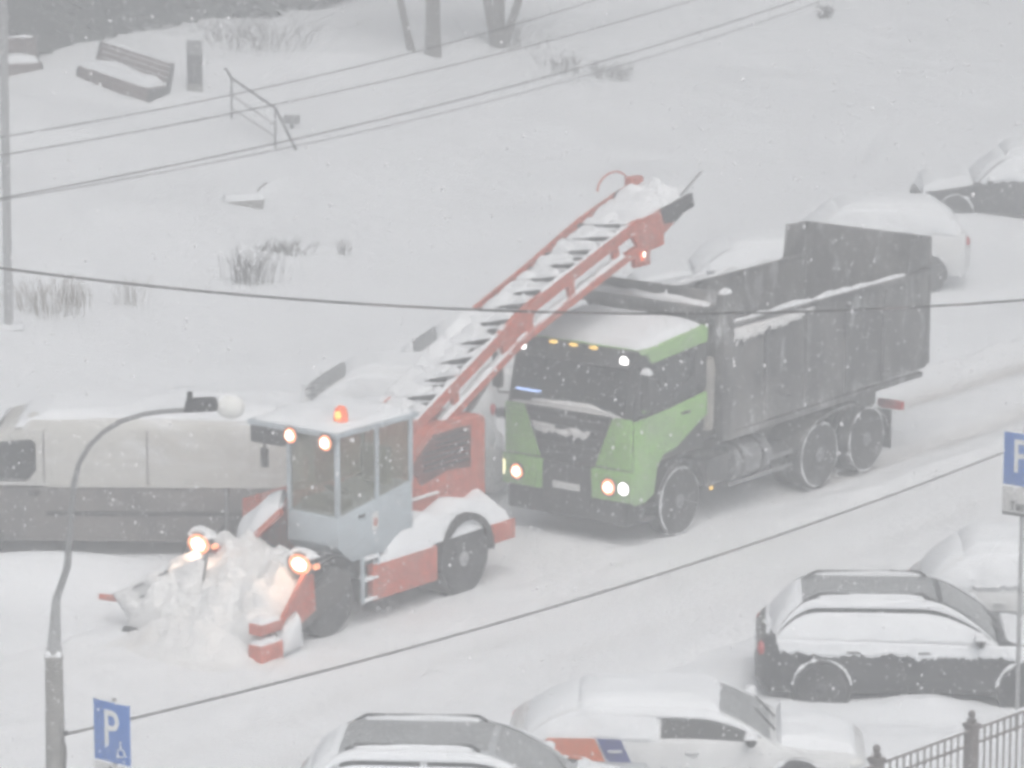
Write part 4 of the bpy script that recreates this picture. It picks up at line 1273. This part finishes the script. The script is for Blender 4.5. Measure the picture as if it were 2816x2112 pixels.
# ------------------------------------------------------------------ poles, lamp, signs
def build_lamp_post():
    y = 46.0
    base = at_y(160, 2112, y)
    top = at_y(162, 1815, y)
    x = base.x - .05
    t = thing('street_lamp', 'street lamp on concrete pole with thin curved arm and round globe, lower left', 'street lamp', (x, y, ground(x, y)), 0)
    zc = top.z
    MB().tube([(0, 0, -.2), (0.02, 0, zc * .5), (.03, 0, zc)], [.145, .115, .098], 18).build('pole', 'concrete', t)
    MB().cyl((.03, 0, zc), (.03, 0, zc + .05), .107, .107, 18).build('pole_collar', 'concrete', t)
    zt = at_y(172, 1640, y).z
    MB().tube([(.03, 0, zc + .05), (.045, 0, zc + .25), (.075, 0, zt)], [.095, .075, .042], 14).build('cone', 'polegrey', t)
    pillow([(-.07, -.1, zc + .05), (.13, -.1, zc + .05), (.13, .1, zc + .05), (-.07, .1, zc + .05)], .09, 8, 8, seed=1, pw=2).build('collar_snow', 'snow_lump', t)
    pix = [(182, 1645), (186, 1560), (190, 1480), (196, 1400), (204, 1330), (216, 1280), (245, 1230), (285, 1190), (335, 1160), (395, 1142), (450, 1134), (515, 1130), (560, 1126)]
    pts = []
    for u, v in pix:
        p = at_y(u, v, y)
        pts.append((p.x - x, 0, p.z))
    pts[0] = (.075, 0, zt - .05)
    MB().tube(pts, [.042, .040, .038, .034, .031, .028, .028, .028, .028, .028, .028, .028, .028], 10).build('arm', 'greymetal', t)
    a = at_y(506, 1135, y)
    b = at_y(600, 1135, y)
    c = at_y(552, 1092, y)
    o = MB().prism([(a.x - x, a.z), (b.x - x, a.z + .02), (b.x - x, c.z - .05), (b.x - x - .06, c.z - .02), (a.x - x + .12, c.z - .03), (a.x - x + .02, c.z - .05)], 'y', -.09, .09).build('lamp_housing', 'darkmetal', t, bevel=.02)
    p = at_y(522, 1085, y)
    MB().cyl((p.x - x, 0, c.z - .05), (p.x - x, 0, p.z + .02), .035, .03, 10).build('photocell', 'darkmetal', o)
    g0 = at_y(632, 1120, y)
    gb = MB().ell((0, 0, 0), (.17, .12, .145), 18, 12).build('globe', 'lampglass', t)
    gb.location = (g0.x - x, 0, g0.z)
    gb.rotation_euler = (0, RAD(12), 0)
    pillow([(g0.x - x - .14, -.08, g0.z + .08), (g0.x - x + .12, -.08, g0.z + .07), (g0.x - x + .12, .08, g0.z + .07), (g0.x - x - .14, .08, g0.z + .08)], .08, 8, 6, seed=2, pw=2).build('globe_snow', 'snow_lump', t)
    h = at_y(180, 2018, y)
    MB().cyl((.05, 0, h.z), (h.x - x + .03, -.02, h.z), .03).build('insulator', 'darkmetal', t)
    MB().tube([(.10, -.05, h.z - .02), (.15, -.08, h.z - .15), (.14, -.1, h.z - .35), (.10, -.1, h.z - .55), (.13, -.1, h.z - .8)], .014, 6).build('spare_cable', 'wire', t)
    return h


hook = build_lamp_post()


def cable(name, label, p0, p1, sag, r, n=40, group='overhead cables'):
    p0, p1 = Vector(p0), Vector(p1)
    pts = []
    for i in range(n + 1):
        f = i / n
        p = p0.lerp(p1, f)
        p.z -= sag * 4 * f * (1 - f)
        pts.append(p)
    o = MB().tube(pts, r, 6).build(name, 'wire')
    return tag(o, label, 'cable', group)


hook_p = at_y(185, 2018, 46.0)
e2 = Vector((10.6, 66.5, at(3080, 1105, 0).z))
e2.z = at_y(3060, 1120, 66.5).z
e2.x = at_y(3060, 1120, 66.5).x
cable('cable', 'cable running from the concrete lamp pole up across to the right parking sign', (hook_p.x, 46.0, hook_p.z), e2, .36, .0145)
a, b = at_y(-260, 700, 44.0), at_y(3100, 800, 47.0)
cable('cable', 'single dark cable crossing the picture past the conveyor and the tipper body', a, b, .43, .014)
for lab, (u0, v0), (u1, v1), sg, r in (
        ('uppermost thin cable, passing just below the bench and the trees', (-80, 390), (1700, -20), .22, .008),
        ('middle thin cable, crossing the stair handrail near its foot', (-80, 440), (2000, -28), .22, .008),
        ('lower thin cable of the three across the snowy slope, upper of a pair', (-80, 560), (2330, -48), .30, .009),
        ('lowest thin cable across the snowy slope, twin just under another', (-80, 563), (2360, -34), .36, .006)):
    pa, pb = at(u0, v0, 7.0), at(u1, v1, 7.0)
    cable('cable', lab, pa, pb, sg, r)


def build_far_pole():
    g = on_ground(24, 898)
    t = thing('utility_pole', 'tall pale grey utility pole standing in snow at the left edge', 'pole', (g.x, g.y, g.z), 0)
    MB().tube([(0, 0, -.2), (.03, 0, 4.0), (.09, 0, 8.6)], [.085, .078, .07], 16).build('shaft', 'polegrey', t)
    MB().cyl((.09, 0, 8.58), (.09, 0, 8.64), .095).build('cap', 'polegrey', t)
    pillow([(-.3, -.3, .0), (.3, -.3, .0), (.3, .3, 0), (-.3, .3, 0)], .08, 8, 8, seed=4, pw=2).build('foot_snow', 'snow', t)


build_far_pole()


def wheelchair_icon(s):
    m = MB()
    m.lathe([(.012, 0), (.012, .004)], (0, .075, 0), (0, 0, 1), 10)
    pts = [(.0, .055, .002), (.003, .02, .002), (.035, .015, .002), (.05, -.03, .002), (.065, -.03, .002)]
    m.tube(pts, .008, 4)
    pts = [(.0 + .036 * math.cos(a), -.015 + .036 * math.sin(a), .002) for a in [RAD(100 + 22 * k) for k in range(11)]]
    m.tube(pts, .006, 4)
    for i, v in enumerate(m.v):
        m.v[i] = (v[0] * s, v[1] * s, v[2])
    return m.mesh('wheelchair_symbol')


def build_sign(label, top, zg, icon, text):
    """post with a blue parking plate facing oncoming traffic; top = centre of the blue plate's top edge"""
    x, y = top.x, top.y
    rz = math.atan2(-RD.y, -RD.x) + math.pi / 2      # local +x along the plate, local -y is its face
    t = thing('parking_sign', label, 'sign', (x, y, zg), rz, 'parking signs')
    zt = top.z - zg
    wd, ht = .54, .70
    MB().cyl((0, .045, -.1), (0, .045, zt + .03), .03, n=12).build('post', 'polegrey', t)
    o = MB().span(-wd / 2, wd / 2, -.003, .010, zt - ht, zt).build('blue_plate', 'signblue', t, bevel=.004)
    MB().span(-wd / 2, wd / 2, -.0, .012, zt, zt + .006).build('plate_edge', 'signwhite', o)
    me = text_mesh('P', .62 if icon else .66, .002, .006)
    me.materials.append(MT['signwhite'])
    p = link('letter', me, None, o, loc=(-.01, -.006, zt - ht * .5 + .02), rot=(math.pi / 2, 0, 0))
    p.scale = (.78, .95, 1)
    if icon:
        im = wheelchair_icon(1.35)
        im.materials.append(MT['signwhite'])
        link('wheelchair_symbol', im, None, o, loc=(.13, -.007, zt - ht + .15), rot=(math.pi / 2, 0, 0))
    o2 = MB().span(-wd / 2 - .01, wd / 2 + .01, -.002, .010, zt - ht - .40, zt - ht - .03).build('white_plate', 'signgrey', t, bevel=.004)
    if text:
        me = text_mesh(text, .15, .002, .004)
        me.materials.append(MT['signtext'])
        link('lettering', me, None, o2, loc=(.02, -.006, zt - ht - .28), rot=(math.pi / 2, 0, 0))
        MB().span(-wd / 2, wd / 2, -.006, -.0025, zt - ht - .40, zt - ht - .365).build('border', 'signtext', o2)
    else:
        im = wheelchair_icon(1.9)
        im.materials.append(MT['signtext'])
        link('wheelchair_symbol', im, None, o2, loc=(-.02, -.006, zt - ht - .20), rot=(math.pi / 2, 0, 0))
    pillow([(-wd / 2, -.006, zt), (wd / 2, -.006, zt), (wd / 2, .014, zt), (-wd / 2, .014, zt)], .015, 20, 4, seed=x, nz=.8).build('snow_cap', 'snow_lump', o)
    for z in (zt - .15, zt - ht - .2):
        B('clamp', 'greymetal', t, -.05, .05, .011, .07, z - .02, z + .02, .004)


ptop = at_y(306, 1930, 45.0)
build_sign('blue parking sign with wheelchair symbol beside the concrete lamp pole', ptop, ground(ptop.x, ptop.y), True, None)
ptop = at_y(2812, 1192, 53.0)
build_sign('blue parking sign cut by the right edge of the picture', ptop, ground(ptop.x, ptop.y), False, 'Типы')


# ------------------------------------------------------------------ fence, lower right
def build_fence():
    zt = 1.02
    p0, p1 = at(2410, 2098, zt), at(2672, 2003, zt)
    d = Vector((p1.x - p0.x, p1.y - p0.y, 0))
    step = d.length
    d.normalize()
    ang = math.atan2(d.y, d.x)
    g0 = p0 - d * step * 1.0
    t = thing('iron_fence', 'dark iron fence with square capped posts in the lower right corner', 'fence', (g0.x, g0.y, 0), ang)
    post = MB().span(-.07, .07, -.07, .07, -.1, zt + .03).span(-.085, .085, -.085, .085, zt + .03, zt + .07).span(-.045, .045, -.045, .045, zt + .07, zt + .13).mesh('post', bevel=.008)
    post.materials.append(MT['fence'])
    cap = MB().ell((0, 0, 0), (.05, .05, .05), 10, 7).mesh('finial')
    cap.materials.append(MT['fence'])
    bal = MB().cyl((0, 0, .12), (0, 0, zt - .02), .013, n=6).mesh('baluster')
    bal.materials.append(MT['fence'])
    n = 5
    for k in range(n):
        o = link('post', post, None, t, loc=(k * step, 0, 0))
        link('finial', cap, None, o, loc=(0, 0, zt + .18))
    B('top_rail', 'fence', t, -.2, (n - 1) * step + .3, -.022, .022, zt - .035, zt, .004)
    B('bottom_rail', 'fence', t, -.2, (n - 1) * step + .3, -.018, .018, .13, .165, .004)
    B('middle_rail', 'fence', t, -.2, (n - 1) * step + .3, -.016, .016, zt - .22, zt - .195, .004)
    nb = int(step / .135)
    for k in range(n - 1):
        for i in range(1, nb):
            link('baluster', bal, None, t, loc=((k + i / nb) * step, 0, 0))
    for k in range(n - 1):
        pillow([(k * step + .09, -.02, zt), ((k + 1) * step - .09, -.02, zt), ((k + 1) * step - .09, .02, zt), (k * step + .09, .02, zt)], .018, 40, 4, seed=k, nz=1.2, nscale=6).build('rail_snow', 'snow_lump', t)


build_fence()


# ------------------------------------------------------------------ park furniture on the slope
def build_bench(label, u, v, yaw, tilt):
    g = on_ground(u, v)
    t = thing('park_bench', label, 'bench', (g.x, g.y, g.z - .19), yaw, 'park benches')
    t.rotation_euler = (0, tilt, yaw)
    Lh = 1.12
    # boxy base of slats, seat, back
    for k in range(4):
        B('slat', 'benchwood', t, -Lh, Lh, -.30, -.27, .04 + .11 * k, .13 + .11 * k, .006)
    B('base_panel', 'benchwood', t, -Lh, Lh, -.265, -.24, .02, .44, .0)
    for s in (1, -1):
        MB().prism([(-.31, 0), (-.31, .47), (.30, .47), (.40, 1.0), (.50, 1.0), (.42, 0)], 'x', s * Lh, s * (Lh + .05)).build('end_frame', 'darkmetal', t, bevel=.01)
    for k in range(5):
        B('seat_slat', 'benchwood', t, -Lh, Lh, -.28 + .115 * k, -.18 + .115 * k, .445, .48, .006)
    for k in range(4):
        o = B('back_slat', 'benchwood', t, -Lh, Lh, -.015, .015, -.055, .055, .006)
        o.location = (0, .345 + .035 * k, .60 + .12 * k)
        o.rotation_euler = (RAD(-12), 0, 0)
    pillow([(-Lh, -.29, .48), (Lh, -.29, .48), (Lh, .30, .48), (-Lh, .30, .48)], .19, 24, 8, seed=u, nz=.2, pw=5).build('seat_snow', 'snow', t)
    pillow([(-Lh, .42, 1.0), (Lh, .42, 1.0), (Lh, .52, 1.0), (-Lh, .52, 1.0)], .06, 20, 5, seed=u + 1, nz=.5, pw=3).build('back_snow', 'snow_lump', t)


build_bench('snow filled bench with dark slatted back beside the dark stele', 330, 240, math.atan2(-.606, .795), RAD(9))
build_bench('snow laden bench half cut by the left edge of the picture', -20, 205, math.atan2(.25, .95), 0)


def build_stele():
    g = on_ground(536, 250)
    t = thing('information_stele', 'narrow dark upright stele beside the bench on the slope', 'stele', (g.x, g.y, g.z - .05), RAD(8))
    B('foot', 'concrete', t, -.19, .19, -.11, .11, 0, .22)
    B('panel', 'darkmetal', t, -.18, .18, -.07, .07, .22, .92)
    B('head', 'greymetal', t, -.18, .18, -.075, .075, .92, 1.28)
    pillow([(-.18, -.08, 1.28), (.18, -.08, 1.28), (.18, .08, 1.28), (-.18, .08, 1.28)], .04, 8, 6, seed=3, pw=2).build('snow_cap', 'snow_lump', t)


build_stele()


def build_handrail():
    a, b = on_ground(637, 328), on_ground(757, 408)
    e = on_ground(815, 415)
    t = thing('stair_handrail', 'thin metal stair handrail with two posts leading down the snowy slope', 'handrail', tuple(a), 0)
    L = lambda p: Vector(p) - a
    ya, yb = a.y, b.y
    ta, tb = at_y(637, 215, ya), at_y(757, 297, yb)
    st = at_y(620, 187, ya + .4)
    en = at_y(814, 412, e.y)
    MB().tube([(0, 0, -.1), L(ta)], .022, 6).build('post', 'darkmetal', t)
    MB().tube([L((b.x, b.y, b.z - .1)), L(tb)], .022, 6).build('post', 'darkmetal', t)
    MB().tube([L(st), L(ta), L(ta.lerp(tb, .5)), L(tb), L(tb.lerp(en, .5)), L(en)], .03, 8).build('top_rail', 'darkmetal', t)
    for fz in (.42, .72):
        MB().tube([L(ta.lerp(a, fz)), L(tb.lerp(b, fz))], .013, 6).build('lower_rail', 'darkmetal', t)


build_handrail()


def build_small_box():
    g = on_ground(803, 352)
    t = thing('utility_box', 'small grey utility box in snow beside the stair handrail', 'box', (g.x, g.y, g.z), RAD(-15))
    B('stake', 'darkmetal', t, -.03, .03, -.03, .03, -.1, .12)
    B('case', 'greymetal', t, -.17, .17, -.10, .10, .10, .32, .015)
    pillow([(-.17, -.1, .32), (.17, -.1, .32), (.17, .1, .32), (-.17, .1, .32)], .05, 8, 6, seed=3, pw=2).build('snow_cap', 'snow_lump', t)


build_small_box()


def build_planter():
    g = on_ground(668, 562)
    t = thing('broken_planter', 'low snow filled concrete planter on the open slope above the dry bush', 'planter', (g.x, g.y, g.z - .2), RAD(8))
    MB().prism([(-.40, 0), (-.46, .30), (.46, .34), (.40, 0)], 'y', -.24, .24).build('trough', 'concrete', t, bevel=.03)
    pillow([(-.46, -.25, .30), (.46, -.25, .34), (.46, .25, .34), (-.46, .25, .30)], .16, 12, 8, seed=12, nz=.4).build('snow_fill', 'snow', t)
    MB().tube([(.2, 0, .3), (.38, .02, .55), (.52, .02, .66)], .022, 6).build('stick', 'bark', t)


build_planter()


def shrub(name, label, u, v, w, h, n, m='stalk', lean=.12, seed=0, r=.007):
    rnd = random.Random(seed)
    g = on_ground(u, v)
    mb = MB()
    for i in range(n):
        x, y = rnd.gauss(0, w * .32), rnd.gauss(0, w * .22)
        hh = h * (.45 + .65 * rnd.random())
        lx, ly = rnd.gauss(0, lean) + x * .25, rnd.gauss(0, lean)
        p0, p1, p2 = (x, y, -.05), (x + lx * .4 * hh, y + ly * .4 * hh, hh * .55), (x + lx * hh, y + ly * hh, hh)
        mb.tube([p0, p1, p2], [r, r * .8, r * .4], 4, cap=False)
        for k in range(2):
            f = .45 + .5 * rnd.random()
            q = Vector(p0).lerp(Vector(p2), f)
            mb.tube([q, q + Vector((rnd.gauss(0, .09), rnd.gauss(0, .09), .10 + .12 * rnd.random()))], [r * .7, r * .35], 4, cap=False)
    o = mb.build(name, m)
    o.location = g
    return tag(o, label, 'shrub', 'dry shrubs on the slope')


shrub('dry_shrub', 'wide clump of dry stalks beside the utility pole foot', 110, 858, 1.1, .6, 80, lean=.22, seed=1, r=.006)
shrub('dry_shrub', 'small dry clump just right of the wide stalk clump', 205, 842, .4, .5, 30, seed=2)
shrub('dry_shrub', 'pale thin dry clump between the two stalk clumps and the dense bush', 350, 838, .5, .5, 26, seed=3, r=.005)
shrub('dry_shrub', 'dense grey dry bush standing alone left of centre', 690, 776, .75, .6, 85, 'twig', lean=.24, seed=4, r=.0065)
shrub('dry_shrub', 'tiny tuft of twigs left of the conveyor head', 944, 702, .2, .25, 14, 'twig', seed=5)
shrub('bare_shrub', 'hazy spreading bare shrub near the top left of the trees', 690, 128, 2.0, .75, 110, 'twig', lean=.7, seed=6, r=.007)
shrub('bare_shrub', 'low bare twigs in snow right of the forked tree', 1545, 195, .8, .4, 50, 'twig', lean=.5, seed=7)
shrub('bare_shrub', 'bare twigs under the thin cables at upper centre', 1650, 214, .6, .35, 36, 'twig', lean=.5, seed=8)
shrub('bare_shrub', 'rightmost low bare twigs at upper centre', 1712, 222, .5, .35, 30, 'twig', lean=.4, seed=9)
shrub('bare_shrub', 'round hazy tuft near the top right of the picture', 2268, 50, .35, .35, 60, 'twig', lean=.4, seed=10)
shrub('bare_shrub', 'faint twigs at the top beside the forked tree', 1420, 128, 1.2, .7, 60, 'twig', lean=.5, seed=11)
shrub('bare_shrub', 'flattened twigs standing in for a shaded hollow in the snow above the dense grey bush', 782, 694, .8, .15, 45, 'twig', lean=1.6, seed=12, r=.009)  # added twigs darken the snow like a shaded hollow


# ------------------------------------------------------------------ trees
def tree(label, u, v, stems, seed):
    rnd = random.Random(seed)
    g = on_ground(u, v)
    t = thing('bare_tree', label, 'tree', tuple(g), 0, 'bare trees on the slope')
    tips = []
    trunk = MB()
    for (dx, dy, r, h, off, bend) in stems:
        pts, rs = [], []
        for k in range(9):
            f = k / 8
            pts.append((off * (1 - f) + dx * f ** .9 + bend * math.sin(f * 3), dy * f, -.25 + h * f))
            rs.append(r * (1.25 if k == 0 else 1.0) * (1 - .55 * f))
        trunk.tube(pts, rs, 10)
        for k in range(3, 9):
            tips.append((Vector(pts[k]), rs[k], h))
    trunk.build('trunk', 'bark', t)
    cr = MB()

    def branch(p, d, r, ln, lev):
        q1 = p + d * ln * .5 + Vector((rnd.gauss(0, .08), rnd.gauss(0, .08), .03)) * ln
        q2 = p + d * ln + Vector((rnd.gauss(0, .15), rnd.gauss(0, .15), .05)) * ln
        cr.tube([p, q1, q2], [r, r * .7, r * .4], 5, cap=False)
        if lev > 0:
            for k in range(4):
                b = p.lerp(q2, .4 + .6 * rnd.random())
                nd = (d + Vector((rnd.gauss(0, .6), rnd.gauss(0, .6), rnd.gauss(.15, .35)))).normalized()
                branch(b, nd, r * .5, ln * .6, lev - 1)
    for p, r, h in tips:
        if p.z < .9:
            continue
        for k in range(3):
            a = rnd.random() * 6.28
            branch(p, Vector((math.cos(a), math.sin(a), .55)).normalized(), r * .45, 1.7, 2)
    cr.build('crown', 'twig', t)


tree('straight bare tree with a slim leaning second stem at the top edge', 1190, 152, [(.05, 0, .20, 8, 0, 0), (-1.9, .3, .10, 6.5, -.45, .1)], 3)
tree('forked bare tree trunk spreading in a V at the top edge', 1368, 124, [(-1.1, 0, .13, 7, 0, 0), (.1, .3, .17, 7.5, 0.02, 0), (2.0, 0, .12, 6.5, .05, 0)], 5)


# dark wood behind the crest of the slope
def build_wood():
    rnd = random.Random(12)
    mb = MB()
    vs, fs = [], []
    for i in range(420):
        t_ = 4 + 42 * rnd.random()
        q = Q_CREST + 1.9 + 8 * rnd.random()
        x, y = xy(t_, q)
        if x > -4.2 + 1.0 * rnd.random():
            continue
        z = ground(x, y)
        h = 4 + 4 * rnd.random()
        for k in range(190):
            f = rnd.random() ** 1.3
            rr = (1 - f) * 1.7 + .15
            a = rnd.random() * 6.283
            d = rr * (.35 + .65 * rnd.random())
            p = Vector((x + d * math.cos(a), y + d * math.sin(a), z + f * h))
            s = .3 + .3 * rnd.random()
            o = len(vs)
            u = Vector((math.cos(a), math.sin(a), -.5 + .4 * rnd.random())) * s
            w = Vector((-math.sin(a), math.cos(a), rnd.gauss(0, .3))) * s * .6
            vs += [p - u * .5 - w, p - u * .5 + w, p + u]
            fs.append((o, o + 1, o + 2))
        mb.cyl((x, y, z - .2), (x, y, z + h * .9), .12, .03, 6)
    mb.add(vs, fs)
    o = mb.build('dark_wood', 'conifer', smooth=False)
    kind(o, 'stuff')
    o['label'] = 'dark wood beyond the crest of the snowy slope'
    o['category'] = 'wood'


build_wood()


# ------------------------------------------------------------------ falling snow
def build_flakes():
    rnd = np.random.default_rng(4)
    N = 150000
    y = rnd.uniform(16, 112, N)
    x = rnd.uniform(-1, 1, N) * (3.0 + .16 * y)
    z = rnd.uniform(.15, 15.5, N)
    r = .0033 + .0056 * rnd.random(N) ** 2.0
    base = np.array([(1, 1, 1.5), (-1, -1, 1.5), (-1, 1, -1.5), (1, -1, -1.5)]) / 1.6
    a = rnd.uniform(0, 6.283, N)
    ca, sa = np.cos(a), np.sin(a)
    V = np.zeros((N, 4, 3))
    for k in range(4):
        bx, by, bz = base[k]
        V[:, k, 0] = x + r * (bx * ca - by * sa)
        V[:, k, 1] = y + r * (bx * sa + by * ca)
        V[:, k, 2] = z + r * bz
    F = (np.arange(N)[:, None, None] * 4 + np.array([(0, 1, 2), (0, 3, 1), (0, 2, 3), (1, 3, 2)])[None]).reshape(-1, 3)
    me = bpy.data.meshes.new('falling_snow')
    me.vertices.add(N * 4)
    me.vertices.foreach_set('co', V.reshape(-1))
    me.loops.add(len(F) * 3)
    me.polygons.add(len(F))
    me.loops.foreach_set('vertex_index', F.reshape(-1).astype(np.int32))
    me.polygons.foreach_set('loop_start', np.arange(0, len(F) * 3, 3, dtype=np.int32))
    me.update(calc_edges=True)
    me.validate()
    o = link('falling_snow', me, 'flake')
    kind(o, 'stuff')
    o['label'] = 'snowflakes falling through the air'
    o['category'] = 'snowfall'


build_flakes()

# ------------------------------------------------------------------ haze of the snowfall
hz = MB().span(-139, 139, -29, 300, -8, 17.2).build('haze', None, smooth=False)
hm = bpy.data.materials.new('snow_haze')
hm.use_nodes = True
hn = hm.node_tree
hn.nodes.clear()
pv = hn.nodes.new('ShaderNodeVolumePrincipled')
pv.inputs['Color'].default_value = (0.90, 0.915, 0.93, 1)
pv.inputs['Anisotropy'].default_value = 0.35
pv.inputs['Density'].default_value = HAZE_DENSITY
ho = hn.nodes.new('ShaderNodeOutputMaterial')
hn.links.new(pv.outputs[0], ho.inputs['Volume'])
hm.cycles.homogeneous_volume = True
hz.data.materials.append(hm)
kind(hz, 'stuff')
hz['label'] = 'pale haze of falling snow'
hz['category'] = 'haze'
